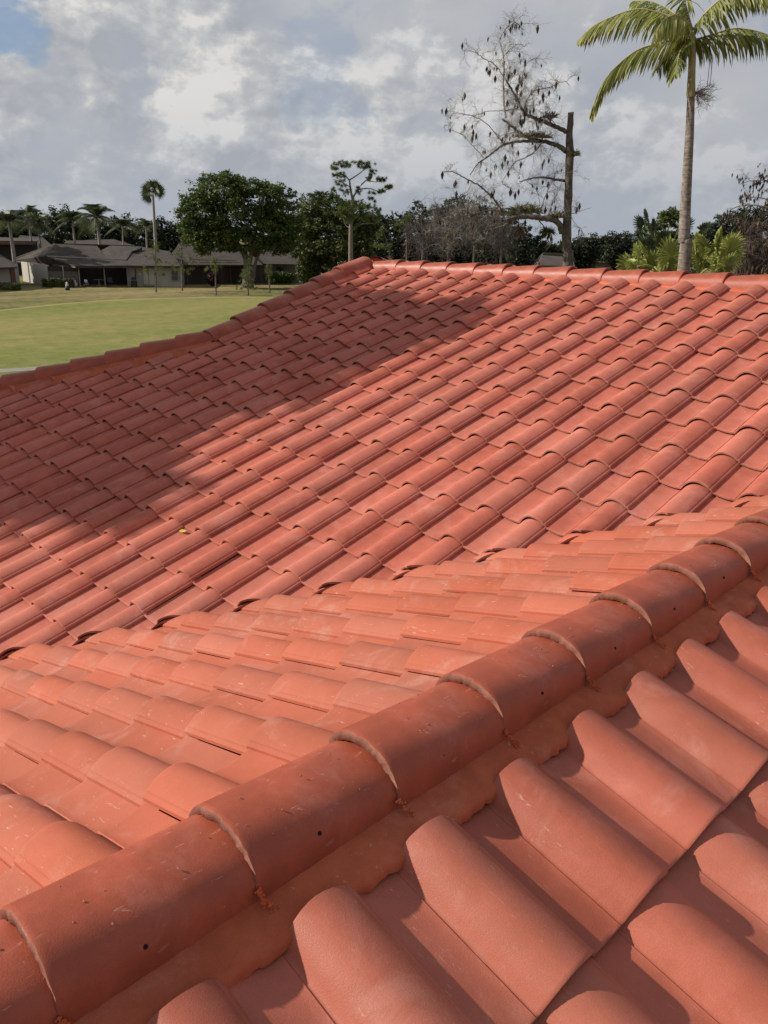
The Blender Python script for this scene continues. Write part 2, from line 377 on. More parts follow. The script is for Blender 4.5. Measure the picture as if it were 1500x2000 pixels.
def cap_line(p0, d, count, parent, seed, holes=False, mat=None, start=0):
    """caps from p0 on; d points away from the open lip of each cap; p0 is the middle of the base at the first lip"""
    rng = np.random.default_rng(seed); d = np.array(d, float); d /= np.linalg.norm(d)
    x = np.cross(d, (0, 0, 1)); x /= np.linalg.norm(x); z = np.cross(x, d)
    out = []
    for k in range(count):
        V, F, mi = cap_mesh(rng); a = rng.normal(0, .006); b = rng.normal(0, .004)
        Vx = V[:, 0] + V[:, 1] * a; Vz = V[:, 2] + V[:, 1] * b
        P = np.outer(Vx, x) + np.outer(V[:, 1], d) + np.outer(Vz, z)
        o = mesh_obj('ridge_tile', P, F, None, parent, True, None, [mat or M_CAP, M_RAW], mi)
        o.location = Vector(np.array(p0) + d * (k + start) * CE + z * rng.normal(0, .0012))
        me = o.data; sh = me.attributes['sharp_edge'] if 'sharp_edge' in me.attributes else me.attributes.new('sharp_edge', 'BOOLEAN', 'EDGE')
        ms = {}
        for p in me.polygons:
            for e in p.edge_keys: ms.setdefault(e, set()).add(p.material_index)
        sh.data.foreach_set('value', [len(ms[e.key]) > 1 for e in me.edges])
        if holes:
            u = .16 + rng.normal(0, .012); ang = R(24 + rng.normal(0, 3))
            f = 1 - .03 * u / CE; px_ = CW * f * math.cos(ang) ** .93; pz = CHH * (1 - .11 * u / CE) * math.sin(ang) - .018 * u / CE
            c = x * px_ + d * u + z * pz; nn = x * math.cos(ang) / CW + z * math.sin(ang) / CHH; nn /= np.linalg.norm(nn)
            t1 = d; t2 = np.cross(nn, t1); m = 10
            hv = [c + nn * .0012 + (t1 * math.cos(q * 2 * math.pi / m) + t2 * math.sin(q * 2 * math.pi / m)) * (.0046 + rng.normal(0, .0004)) for q in range(m)]
            hv += [c - nn * .006 + (t1 * math.cos(q * 2 * math.pi / m) + t2 * math.sin(q * 2 * math.pi / m)) * .003 for q in range(m)]
            mesh_obj('nail_hole', hv, [tuple(range(m))] + [(q, (q + 1) % m, m + (q + 1) % m, m + q) for q in range(m)], M_HOLE, o, False)
        out.append(o)
    return out
def vnoise(x, seed=0):
    k = math.floor(x); f = x - k; f = f * f * (3 - 2 * f)
    h = lambda n: (math.sin(n * 127.1 + seed * 311.7) * 43758.5453) % 1.0
    return h(k) * (1 - f) + h(k + 1) * f
def mortar(p0, d, L, side, S, parent, seed, reach=.21, mat=None, inner=.112, zin=-.024, step=.008, wrap=True):
    """bed of painted mortar between the ridge tiles and the tiles of slope S, on one side of the line"""
    p0 = np.array(p0, float); d = np.array(d, float); d /= np.linalg.norm(d)
    x = np.cross(d, (0, 0, 1)); x /= np.linalg.norm(x); x = x * side
    n = int(L / step); prof = [0, .12, .3, .5, .68, .82, .93, 1.0, 1.02]; V = []; F = []; m = len(prof)
    for k in range(n + 1):
        c = p0 + d * (L * k / n); c[2] += .002 * (vnoise(k * step * 14, seed) - .5)
        rr = reach + .010 * (vnoise(k * step * 22, seed + 3) - .5) + .007 * (vnoise(k * step * 85, seed + 5) - .5)
        q_ = c + x * rr; zo = S.plane_z(q_[0], q_[1]) - .023 + .004 * (vnoise(k * step * 30, seed + 7) - .5)
        for t in prof:
            dd = inner + (rr - inner) * min(t, 1); q = c + x * dd
            zi = c[2] + zin; w = min(t, 1); e_ = 1.0
            zz = zi * (1 - w ** e_) + zo * w ** e_ + .005 * math.sin(math.pi * w) - (.004 if t == 1 else 0)
            zz += .0022 * (vnoise(k * step * 60 + t * 9, seed + 1) - .5)
            if t > 1: zz = zo - .02
            V.append((q[0], q[1], zz))
        if k:
            for t in range(m - 1):
                a = (k - 1) * m + t; f = (a, a + 1, a + 1 + m, a + m); F.append(f if side < 0 else f[::-1])
    return mesh_obj('mortar_bed', V, F, mat or M_MORT, parent, True)
Y0 = -3.217
cap_line((3.29, Y0 - 6 * CE, .286), (0, 1, 0), 17, PH, 21, holes=True)
mortar((3.29, -5.4, .286), (0, 1, 0), 6.6, 1, SH, PH, 31, reach=.214, wrap=False)
mortar((3.29, -5.4, .286), (0, 1, 0), 6.3, -1, SG, PH, 32, reach=.20)
def drips():
    rng = np.random.default_rng(41)
    for k in range(-1, 10):
        y = Y0 + k * CE; V = []; F = []
        for q in range(46):
            t = rng.random() ** 1.3; c = np.array([3.414 + .046 * t, y - .004 + .014 * t + rng.normal(0, .0035 + .003 * t), .284 - .042 * t + .003]); r_ = rng.uniform(.0018, .0052) * (1 - .4 * t); b = len(V)
            for a in ((1, 0, 0), (0, 1, 0), (-1, 0, 0), (0, -1, 0), (0, 0, 1), (0, 0, -1)): V.append(tuple(c + np.array(a) * r_ * rng.uniform(.6, 1.5, 3)))
            F += [tuple(b + i for i in f) for f in ((0, 1, 4), (1, 2, 4), (2, 3, 4), (3, 0, 4), (1, 0, 5), (2, 1, 5), (3, 2, 5), (0, 3, 5))]
        mesh_obj('mortar_drip', V, F, M_DRIP, PH, False)
drips()
# main ridge: lips face +x, so the line runs towards -x
ZR = 1.148
rx = [-2.78 + CE * k for k in range(33)]
cap_line((-2.78 + 32 * CE, YR, ZR), (-1, 0, 0), 32, PH, 22, mat=M_CAP)
mortar((9.6, YR, ZR), (-1, 0, 0), 12.45, 1, SK, PH, 33, reach=.22, mat=M_MORT_LIT, step=.02)
mortar((9.6, YR, ZR), (-1, 0, 0), 12.45, -1, SF, PH, 34, reach=.194, mat=M_MORT_LIT, step=.012)
# rake on the gablet, then the hip
dR = (0, CS, SN); zb = .035
cap_line((-2.93, 1.22, TT * 1.22 + zb), dR, 6, PH, 23)
mortar((-2.93, 1.18, TT * 1.18 + zb), dR, 2.42, 1, SF, PH, 35, reach=.155, step=.012)
hd = np.array([1, 1, TT]); hd = hd / np.linalg.norm(hd)
h0 = np.array([-2.93, 1.29, TT * 1.29 + .035]); hl = h0 - hd * CE * 15
cap_line(hl, hd, 15, PH, 24)
mortar(h0 - hd * CE * 14.9, hd, CE * 14.9, 1, SF, PH, 36, reach=.215, step=.012)
mortar(h0 - hd * CE * 14.9, hd, CE * 14.9, -1, SE, PH, 37, reach=.2, step=.02)
hk = np.array([1, -1, TT]); hk = hk / np.linalg.norm(hk)
cap_line(np.array([-2.93, 2 * YR - 1.29, TT * 1.29 + .035]) - hk * CE * 8, hk, 8, PH, 25)
cap_line((-2.93, 2 * YR - 1.22, TT * 1.22 + zb), (0, -CS, SN), 6, PH, 26)

def valley_fill():
    V = []; F = []; n = 420; a = np.array([XR, XR - 2.372]); b_ = np.array([-1.0, -3.37]); nn = np.array([-.7071, .7071])
    for k in range(n + 1):
        p = a + (b_ - a) * k / n; L = np.linalg.norm(b_ - a) * k / n
        off = .055 + .03 * (vnoise(L * 26, 5) - .5); h = -.004 + .040 * (vnoise(L * 18, 9) - .5) + .02 * (vnoise(L * 70, 2) - .5)
        q = p + nn * off; z = TT * q[1]; q0 = p + nn * .01; s_ = (q[0] / W) % 1.0; h = min(h, tile_h(s_) - .022) if .47 < s_ < .93 else -.055
        V += [(q0[0], q0[1], TT * q0[1] - .08), (q[0], q[1], z + h), (q[0] + nn[0] * .05, q[1] + nn[1] * .05, z - .075)]
        if k:
            c = (k - 1) * 3
            for t in range(2): F.append((c + t, c + t + 1, c + t + 4, c + t + 3))
    mesh_obj('valley_mortar', V, F, M_VM, PH, True)
M_VM = simple_mat('dark_rough_mortar', (.17, .095, .07), .95, .4, 40, .6)
valley_fill()
#PHASE2
# ------------------------------------------------------------------ vegetation tools
def foliage_mat(name, dark, mid, light, rough=.55, trans=.25, spec=.3):
    m, g, b = new_mat(name); at_ = g.node('ShaderNodeAttribute', attribute_name='tilevar').outputs['Fac']
    col = g.ramp(at_, [(.0, dark), (.55, mid), (1.0, light)])
    g.set(b.inputs['Base Color'], col); b.inputs['Roughness'].default_value = rough; b.inputs['Specular IOR Level'].default_value = spec
    tr = g.node('ShaderNodeBsdfTranslucent'); g.set(tr.inputs[0], col); mx = g.node('ShaderNodeMixShader'); mx.inputs[0].default_value = trans
    out = [n for n in g.n if n.type == 'OUTPUT_MATERIAL'][0]
    g.l.new(b.outputs[0], mx.inputs[1]); g.l.new(tr.outputs[0], mx.inputs[2]); g.l.new(mx.outputs[0], out.inputs[0]); return m
M_FIC = foliage_mat('ficus_leaf', (.020, .036, .011), (.080, .115, .030), (.21, .24, .06))
M_FIC2 = foliage_mat('olive_leaf', (.024, .036, .012), (.078, .100, .029), (.20, .21, .06))
M_PINE = foliage_mat('pine_needle', (.05, .075, .022), (.11, .14, .04), (.20, .22, .07))
M_YPINE = foliage_mat('young_pine_needle', (.055, .075, .025), (.11, .14, .04), (.20, .22, .07))
M_DARK = foliage_mat('distant_leaf', (.018, .026, .014), (.034, .045, .024), (.065, .075, .038))
M_PALM = foliage_mat('palm_leaf', (.03, .042, .018), (.08, .10, .04), (.19, .21, .10), .5)
M_KING = foliage_mat('king_palm_leaf', (.10, .125, .025), (.29, .31, .075), (.55, .52, .18), .45, .3, .4)
M_FAN = foliage_mat('fan_palm_leaf', (.13, .16, .035), (.32, .35, .085), (.56, .57, .19), .45, .35, .4)
M_TWIG = simple_mat('grey_twig', (.27, .245, .22), .9, .3, 5)
M_DTWIG = simple_mat('brown_twig', (.13, .10, .085), .95, .4, 5)
M_SEED = foliage_mat('dead_brown_leaf', (.035, .022, .020), (.075, .045, .035), (.13, .09, .05), .8, .1)
M_AIR = foliage_mat('air_plant_leaf', (.07, .07, .035), (.19, .18, .09), (.34, .31, .18), .7, .15)
M_BARK = simple_mat('rough_grey_bark', (.115, .092, .075), .95, .6, 9, 1.0)
M_PBARK = simple_mat('pine_bark', (.17, .135, .115), .95, .3, 6, .6)
def ring_bark():
    m, g, b = new_mat('ringed_palm_trunk'); tc = g.node('ShaderNodeTexCoord').outputs['Object']
    st = g.mapping(tc, sc=(1, 1, 9)); n1 = g.noise(st, 3.2, 5, .65, .6); n2 = g.noise(tc, 14, 4, .6)
    g.set(b.inputs['Base Color'], g.ramp(g.math('ADD', g.math('MULTIPLY', n1, .6), g.math('MULTIPLY', n2, .4)), [(.36, (.085, .068, .055)), (.5, (.20, .165, .135)), (.66, (.34, .30, .25))]))
    b.inputs['Roughness'].default_value = .95; bn = g.node('ShaderNodeBump'); bn.inputs['Strength'].default_value = .8; bn.inputs['Distance'].default_value = .02
    g.set(bn.inputs['Height'], n1); g.l.new(bn.outputs[0], b.inputs['Normal']); return m
M_RING = ring_bark()
M_SHAFT = simple_mat('crown_shaft', (.34, .29, .13), .5, .3, 3)

def P3(px, py, d):
    v = ray(px, py); return CAM + v / np.hypot(v[0], v[1]) * d
def mpp(px, py, d): return float((P3(px, py, d) - CAM) @ FWD) / FPX
def tube(pts, rad, V, F, n=6, cap=True):
    pts = np.array(pts, float); b0 = len(V); up = np.array([.13, .21, .97])
    m = len(pts)
    for k in range(m):
        d = pts[min(k + 1, m - 1)] - pts[max(k - 1, 0)]; L = np.linalg.norm(d); d = d / L if L > 0 else np.array([0, 0, 1.])
        a = np.cross(d, up if abs(d @ up) < .9 else np.array([1., 0, 0])); a /= np.linalg.norm(a); c = np.cross(d, a)
        for q in range(n):
            t = 2 * math.pi * q / n; V.append(tuple(pts[k] + (a * math.cos(t) + c * math.sin(t)) * rad[k]))
    for k in range(m - 1):
        for q in range(n): F.append((b0 + k * n + q, b0 + k * n + (q + 1) % n, b0 + (k + 1) * n + (q + 1) % n, b0 + (k + 1) * n + q))
    if cap: F.append(tuple(b0 + (m - 1) * n + q for q in range(n))); F.append(tuple(b0 + q for q in range(n))[::-1])
def smooth_path(pts, n):
    pts = np.array(pts, float); m = len(pts); out = []
    for t in np.linspace(0, m - 1, n):
        k = min(int(t), m - 2); f = t - k
        p0 = pts[max(k - 1, 0)]; p1 = pts[k]; p2 = pts[k + 1]; p3 = pts[min(k + 2, m - 1)]
        out.append(.5 * ((2 * p1) + (-p0 + p2) * f + (2 * p0 - 5 * p1 + 4 * p2 - p3) * f * f + (-p0 + 3 * p1 - 3 * p2 + p3) * f ** 3))
    return np.array(out)
def quads(C, size, rng, up=.5, asp=.55, tone=None, var=.5):
    """one small pointed leaf quad per centre"""
    n = len(C); N = rng.normal(size=(n, 3)); N[:, 2] = np.abs(N[:, 2]) + up; N /= np.linalg.norm(N, axis=1)[:, None]
    A = rng.normal(size=(n, 3)); A -= (A * N).sum(1)[:, None] * N; A /= np.linalg.norm(A, axis=1)[:, None]; B = np.cross(N, A)
    s = (size * rng.uniform(.6, 1.35, n))[:, None]
    V = np.stack([C - A * s, C - B * s * asp - A * s * .1, C + A * s, C + B * s * asp + A * s * .1], 1).reshape(-1, 3)
    F = [(4 * k, 4 * k + 1, 4 * k + 2, 4 * k + 3) for k in range(n)]
    t = rng.random(n) * var + (tone if tone is not None else .25)
    return V, F, np.clip(t, 0, 1)
def crown_mesh(name, parent, blobs, mat, ncl, per, leaf, rng, rc=.55, hollow=.35, squash=.6, up=.5):
    """leaf clumps through the volume of the blobs; blobs = (centre, (rx, ry, rz))"""
    vol = np.array([b[1][0] * b[1][1] * b[1][2] for b in blobs]) ** .72; vol /= vol.sum(); CC = []; T = []
    for k in range(ncl):
        c, r = blobs[rng.choice(len(blobs), p=vol)]; d = rng.normal(size=3); d /= np.linalg.norm(d)
        rad = (hollow + (1 - hollow) * rng.random() ** .5) * rng.uniform(.82, 1.1)
        cc = np.array(c) + d * rad * np.array(r); rr = rc * rng.uniform(.6, 1.4)
        m = max(3, int(per * rng.uniform(.6, 1.4))); q = rng.normal(size=(m, 3)) * rr * .5; q[:, 2] *= squash
        CC.append(cc + q); T.append(np.full(m, rng.uniform(.05, .6)))
    CC = np.concatenate(CC); V, F, t = quads(CC, leaf, rng, up, .6, np.concatenate(T), .4)
    return mesh_obj(name, V, F, mat, parent, False, t)
def root(name, px, d, label, cat, group=None, loc=None):
    p = at(px, d) if loc is None else loc; o = empty(name, tuple(p), 0, label, cat, group); WORLDP.add(o.name); return o
def trunk_px(parent, pts, d, mat, name='trunk', n=10, steps=14, base=True):
    """pts = (px, py, width_px); goes down to the ground below the first one"""
    P = []; Rr = []
    for px, py, w in pts: P.append(P3(px, py, d)); Rr.append(w * mpp(px, py, d) / 2)
    if base and P[0][2] > GZ + .2:
        g0 = P[0].copy(); g0[2] = GZ - .05; P.insert(0, g0); Rr.insert(0, Rr[0] * 1.15)
    q = smooth_path(P, steps); r = np.interp(np.linspace(0, len(P) - 1, steps), range(len(P)), Rr)
    V = []; F = []; tube(q, r, V, F, n); return V, F
def tree_px(name, label, cat, d, trunks, blobs, mat, bark, ncl, per, leaf, rc, seed, group=None, hollow=.35, squash=.6, crown='crown'):
    rng = np.random.default_rng(seed); t0 = trunks[0][0]
    r = root(name, t0[0], d, label, cat, group); V = []; F = []
    for t in trunks:
        v, f = trunk_px(r, t, d, bark, base=(t is trunks[0])); b = len(V); V += v; F += [tuple(k + b for k in x) for x in f]
    mesh_obj('trunk', V, F, bark, r, True)
    BL = []
    for (px, py, rx, ry) in blobs:
        m = mpp(px, py, d); c = P3(px, py, d); c = c + (rng.normal(0, .25) * rx * m) * np.array([FWD[0], FWD[1], 0]); BL.append((c, (rx * m, rx * m, ry * m)))
    m = mpp(t0[0], 470, d)
    crown_mesh(crown, r, BL, mat, ncl, per, leaf * m, rng, rc * m, hollow, squash); return r

# ------------------------------------------------------------------ ground
def lawn_mat(name, cols, sc1=.09):
    m, g, b = new_mat(name); tc = g.node('ShaderNodeTexCoord').outputs['Object']
    st = g.mapping(tc, rot=(0, 0, R(45)), sc=(1, .28, 1)); n1 = g.noise(st, sc1, 5, .6, .4); n2 = g.noise(tc, .9, 5, .65); n3 = g.noise(tc, 3.5, 5, .75)
    f = g.math('ADD', g.math('ADD', g.math('MULTIPLY', n1, .5), g.math('MULTIPLY', n2, .3)), g.math('MULTIPLY', n3, .2))
    g.set(b.inputs['Base Color'], g.ramp(f, cols)); b.inputs['Roughness'].default_value = 1; b.inputs['Specular IOR Level'].default_value = .1
    bn = g.node('ShaderNodeBump'); bn.inputs['Strength'].default_value = .5; bn.inputs['Distance'].default_value = .05
    g.set(bn.inputs['Height'], n3); g.l.new(bn.outputs[0], b.inputs['Normal']); return m
M_ROUGH = lawn_mat('dry_lawn', [(.42, (.065, .085, .026)), (.48, (.12, .12, .042)), (.54, (.20, .165, .07)), (.60, (.27, .21, .095))])
M_FAIR = lawn_mat('fairway_turf', [(.40, (.09, .128, .028)), (.50, (.165, .175, .050)), (.61, (.26, .22, .085))], .07)
M_RIM = lawn_mat('fairway_rim', [(.4, (.20, .19, .07)), (.6, (.33, .27, .12))])
def sheet(name, pts, mat, z):
    o = mesh_obj(name, [(p[0], p[1], z) for p in pts], [tuple(range(len(pts)))], mat, None, False); tag(o, kind='structure'); return o
sheet('lawn', [(-1800, -1800), (1800, -1800), (1800, 1800), (-1800, 1800)], M_ROUGH, GZ)
fl = [(-500, 640), (-200, 620), (0, 608), (60, 601), (120, 595), (200, 588), (300, 584), (420, 581.5), (560, 580), (720, 577), (1000, 574), (1500, 572)]
fpts = [gpt(x, y)[:2] for x, y in fl]
near = [at(1500, 16)[:2], at(750, 14)[:2], at(0, 14)[:2], at(-500, 22)[:2]]
def grow(p, k): v = np.array(p) - CAM[:2]; L = np.linalg.norm(v); return CAM[:2] + v * (L + k) / L
sheet('fairway_edge', [grow(p, 1.3) for p in fpts] + near, M_RIM, GZ + .004)
sheet('fairway', fpts + near, M_FAIR, GZ + .008)
M_CON = simple_mat('path_concrete', (.24, .215, .185), .9, .15, 2)
pp = [gpt(x, y)[:2] for x, y in ((-400, 745), (-100, 727), (60, 717.5), (300, 707))]
qq = [gpt(x, y)[:2] for x, y in ((300, 712), (60, 724), (-100, 735), (-400, 757))]
sheet('path', pp + qq, M_CON, GZ + .014)

# ------------------------------------------------------------------ houses across the fairway
def shingle():
    m, g, b = new_mat('weathered_brown_roof_shaded'); tc = g.node('ShaderNodeTexCoord').outputs['Object']
    n = g.noise(tc, 1.1, 6, .7); br = g.noise(g.mapping(tc, sc=(1, 1, 7)), 2.5, 3, .6)
    g.set(b.inputs['Base Color'], g.ramp(g.math('ADD', g.math('MULTIPLY', n, .6), g.math('MULTIPLY', br, .4)), [(.36, (.024, .017, .014)), (.52, (.046, .034, .028)), (.68, (.080, .060, .048))]))  # dark brown shingles, darkened further so the colour carries shade over the houses
    b.inputs['Roughness'].default_value = .95; return m
M_SHI = shingle()
M_WHT = simple_mat('white_house_wall', (.37, .345, .31), .9, .06, 2)
M_SCR = simple_mat('dark_insect_screen', (.035, .03, .028), .7, .2, 1)
M_SCR2 = simple_mat('grey_screen_panel', (.115, .10, .09), .8, .1, 1)
M_TRM = simple_mat('pale_fascia', (.33, .29, .25), .8, .1, 2)
M_FAS = simple_mat('brown_fascia', (.16, .085, .06), .8, .1, 2)
M_GLS = simple_mat('window_glass', (.04, .05, .055), .15, .1, 1, spec=.6)
M_CUR = simple_mat('pale_curtain', (.42, .41, .36), .9, .12, 14)
M_BLK = simple_mat('black_metal', (.02, .02, .022), .5, .2, 5)
KD = 1.163
def kd(d): return d * KD if 79 < d < 144 else d
def pt(px, d, z):
    p = at(px, kd(d)); z = z if z < 3.4 else 3.4 + (z - 3.4) * .8
    return (p[0], p[1], GZ + z)
def solid(name, quad, thick, mat, parent):
    """panel through the given corners, thickened away from the camera"""
    q = [np.array(p) for p in quad]; n = np.cross(q[1] - q[0], q[-1] - q[0]); n /= np.linalg.norm(n)
    if n @ (q[0] - CAM) < 0: n = -n
    V = q + [p + n * thick for p in q]; m = len(q)
    return mesh_obj(name, V, [tuple(range(m))[::-1], tuple(range(m, 2 * m))] + [(k, (k + 1) % m, m + (k + 1) % m, m + k) for k in range(m)], mat, parent, False)
def wallp(name, x0, d0, x1, d1, z0, z1, mat, parent, th=.2): return solid(name, [pt(x0, d0, z0), pt(x1, d1, z0), pt(x1, d1, z1), pt(x0, d0, z1)], th, mat, parent)
def roofp(name, pts, mat, parent, th=.15): return solid(name, [pt(*p) for p in pts], th, mat, parent)
def postp(name, px, d, w, z1, mat, parent):
    m = mpp(px, 500, d); return wallp(name, px - w / 2, d, px + w / 2, d, 0, z1, mat, parent, w * m)
DA = 93.
A = root('ranch_house', 220, DA, 'long white bungalow with brown hip roofs and a dark screened porch', 'house')
wallp('wall', 36, 103.5, 86, 92.6, 0, 2.45, M_WHT, A)
wallp('wall', 243, DA, 351, DA - 1.5, 0, 2.45, M_WHT, A)
wallp('wall', 351.2, DA - 1.5, 359, DA + 9, 0, 2.45, M_WHT, A)
wallp('porch_back_wall', 84, DA + 3.6, 246, DA + 3.6, 0, 2.5, M_SCR, A)
wallp('screen_panel', 87, 92.4, 146, DA - .6, 1.0, 2.3, M_SCR, A, .03)
wallp('screen_panel', 87, 92.35, 146, DA - .65, 0.35, 1.75, M_SCR2, A, .03)
for x, d in ((117, DA - .8), (148, DA - .7), (198, DA - .3), (243.5, DA - .2)): postp('porch_post', x, d, 2.2, 2.4, M_TRM, A)
# roofs
roofp('roof', [(20, 107, 2.5), (142, DA - 1.6, 2.35), (89, 96.5, 3.35), (107, 101, 5.05)], M_SHI, A)
roofp('roof', [(89, 96.4, 3.35), (205, 96, 3.2), (188, 101, 4.95), (107, 101, 5.05)], M_SHI, A)
roofp('roof', [(203, 96, 3.2), (243, 94, 3.0), (257, 97.5, 4.25), (277, 100.5, 4.85), (215, 100.5, 4.95), (190, 99, 4.0)], M_SHI, A)
roofp('roof', [(243, 94, 2.95), (241, DA - 1.2, 2.5), (353, DA - 2.2, 2.5), (330, 99, 4.2), (277, 100.2, 4.8), (257, 97.4, 4.2)], M_SHI, A)
roofp('porch_roof', [(142, DA - 1.62, 2.42), (246, DA - 1.3, 2.5), (243, 94.2, 3.0), (89, 96.2, 3.3)], M_SHI, A)
roofp('flat_roof_edge', [(89, 96.1, 3.30), (243, 94.1, 2.99), (243, 94.1, 3.16), (89, 96.1, 3.44)], M_TRM, A, .1)
roofp('fascia', [(22, 106.9, 2.3), (142, DA - 1.7, 2.18), (142, DA - 1.7, 2.36), (22, 106.9, 2.5)], M_FAS, A, .06)
roofp('fascia', [(142, DA - 1.72, 2.18), (353, DA - 2.3, 2.28), (353, DA - 2.3, 2.48), (142, DA - 1.72, 2.38)], M_SHI, A, .06)
roofp('roof', [(107, 101.1, 5.0), (277, 100.7, 4.8), (330, 112, 2.5), (25, 114, 2.5)], M_SHI, A)
roofp('roof_vent', [(258, 96.9, 4.2), (276, 98.4, 4.15), (277, 98.6, 4.75)], M_SCR, A, .3)
w = wallp('door', 273, DA - .62, 298, DA - .95, .1, 2.15, M_TRM, A, .05)
wallp('curtain', 275, DA - .70, 284, DA - .80, .25, 2.05, M_CUR, A, .03); wallp('curtain', 286, DA - .82, 296.5, DA - .98, .25, 2.05, M_CUR, A, .03)
w = wallp('window', 329, DA - 1.38, 345, DA - 1.6, .75, 2.0, M_TRM, A, .06)
wallp('pane', 331, DA - 1.50, 343, DA - 1.66, 1.38, 1.9, M_GLS, A, .04); wallp('pane', 331, DA - 1.50, 343, DA - 1.66, .85, 1.3, M_GLS, A, .04)
V = []; F = []; tube([pt(267, DA - .8, 2.3), pt(259.5, DA - .55, 2.05), pt(259.5, DA - .5, .4)], [.06] * 3, V, F, 8); mesh_obj('downspout', V, F, M_BLK, A, True)
B_ = root('ranch_house', 430, 98, 'bungalow with grey screened walls half hidden behind the big ficus', 'house')
wallp('wall', 359, 99, 505, 101, 0, 2.5, M_SCR2, B_); wallp('wall', 505, 103, 583, 104, 0, 2.5, M_WHT, B_)
for x in (362, 395, 430, 448): postp('wall_post', x, 98.8, 1.8, 2.4, M_TRM if x == 362 else M_FAS, B_)
wallp('dark_opening', 450, 99.4, 478, 99.6, .1, 2.3, M_SCR, B_, .05)
roofp('roof', [(352, 96.5, 2.45), (512, 98, 2.5), (470, 106, 5.3), (349, 105, 5.3), (331, 100, 3.6)], M_SHI, B_)
roofp('flat_roof_edge', [(366, 97.6, 3.0), (460, 98.4, 2.9), (460, 98.4, 3.06), (366, 97.6, 3.16)], M_TRM, B_, .1)
roofp('roof', [(488, 100, 2.6), (595, 101.5, 2.5), (572, 110, 5.2), (520, 110, 5.4)], M_SHI, B_)
wallp('window', 539, 102.6, 552, 102.8, .8, 2.1, M_GLS, B_, .05)
roofp('roof', [(349, 105.1, 5.25), (572, 110.2, 5.15), (600, 122, 2.5), (330, 118, 2.5)], M_SHI, B_)
C_ = root('ranch_house', 5, 90, 'bungalow corner with a dark door at the left edge of the photo', 'house')
wallp('wall', -160, 84, 24, 92, 0, 2.35, M_WHT, C_); wallp('door', 13, 91.3, 22, 91.7, .05, 2.1, M_FAS, C_, .1)
roofp('roof', [(-190, 81, 2.35), (28, 90.5, 2.3), (20, 94, 2.75), (-20, 98, 4.3), (-120, 95, 4.6)], M_SHI, C_)
wallp('wall', 24.2, 92, 29, 99, 0, 2.35, M_WHT, C_)
D_ = root('ranch_house', 40, 120, 'low dark flat topped house behind the long white bungalow', 'house')
wallp('wall', -60, 118, 72, 122, 0, 5.2, M_SCR, D_); roofp('roof', [(-60, 117, 5.1), (69, 120.8, 4.9), (78, 133, 5.6), (-60, 130, 5.9)], M_SHI, D_)
roofp('fascia', [(-60, 116.9, 4.6), (69, 120.7, 4.6), (69, 120.7, 4.95), (-60, 116.9, 5.15)], M_FAS, D_, .1); wallp('wall', 72, 122, 80, 126, 0, 4.6, M_WHT, D_)
D2 = root('ranch_house', 140, 135, 'brown roofed house whose ridges show above the long white bungalow', 'house')
wallp('wall', 30, 132, 290, 132, 0, 3.4, M_WHT, D2)
roofp('roof', [(20, 131, 3.4), (110, 131, 3.4), (84, 140, 5.9), (40, 140, 6.2)], M_SHI, D2); roofp('roof', [(110, 131, 3.4), (300, 131, 3.4), (222, 140, 5.7), (130, 140, 5.2)], M_SHI, D2)
E_ = root('ranch_house', 1085, 75, 'dark brown gabled house seen beside the bare cypress trunk', 'house')
wallp('wall', 1054, 74, 1124, 74, 0, 4.25, M_FAS, E_); wallp('window', 1076, 73.9, 1098, 73.9, .9, 2.6, M_GLS, E_, .05)
roofp('roof', [(1050, 73, 4.3), (1128, 73, 4.2), (1120, 79, 5.05), (1062, 79, 5.2)], M_SHI, E_); roofp('roof', [(1062, 79.1, 5.15), (1120, 79.1, 5.0), (1128, 86, 3.9), (1050, 86, 3.9)], M_SHI, E_)
F2 = root('ranch_house', 1175, 150, 'far pale walled house below the dark trees right of the cypress', 'house')
wallp('wall', 1140, 150, 1215, 150, 0, 3.0, M_WHT, F2); wallp('window', 1186, 149.9, 1191, 149.9, .5, 2.3, M_GLS, F2, .05)
roofp('roof', [(1130, 149, 2.9), (1225, 149, 2.9), (1200, 158, 4.4), (1155, 158, 4.4)], M_SHI, F2)
# porch things
def lathe(V, F, c, prof, n=12):
    b = len(V)
    for r_, z_ in prof:
        for q in range(n): a = 2 * math.pi * q / n; V.append((c[0] + r_ * math.cos(a), c[1] + r_ * math.sin(a), c[2] + z_))
    for k in range(len(prof) - 1):
        for q in range(n): F.append((b + k * n + q, b + k * n + (q + 1) % n, b + (k + 1) * n + (q + 1) % n, b + (k + 1) * n + q))
    F.append(tuple(b + (len(prof) - 1) * n + q for q in range(n)))
def boxm(V, F, c, sx, sy, sz):
    b = len(V)
    for dz in (0, 1):
        for dx, dy in ((-1, -1), (1, -1), (1, 1), (-1, 1)): V.append((c[0] + dx * sx / 2, c[1] + dy * sy / 2, c[2] + dz * sz))
    F += [tuple(b + k for k in f) for f in ((3, 2, 1, 0), (4, 5, 6, 7), (0, 1, 5, 4), (1, 2, 6, 5), (2, 3, 7, 6), (3, 0, 4, 7))]
def put(name, px, d, label, cat, rz=R(45)):
    p = at(px, kd(d) if name != 'garden_statue' else 100.2); return empty(name, (p[0], p[1], GZ + .02), rz, label, cat)
t = put('patio_table', 186, DA + .6, 'round patio table standing in the screened porch', 'table')
V = []; F = []; lathe(V, F, (0, 0, .70), [(.62, 0), (.66, .02), (.64, .045)], 20); mesh_obj('tabletop', V, F, M_TRM, t)
V = []; F = []; lathe(V, F, (0, 0, 0), [(.3, 0), (.28, .05), (.09, .12), (.07, .66), (.2, .70)]); mesh_obj('pedestal', V, F, M_TRM, t)
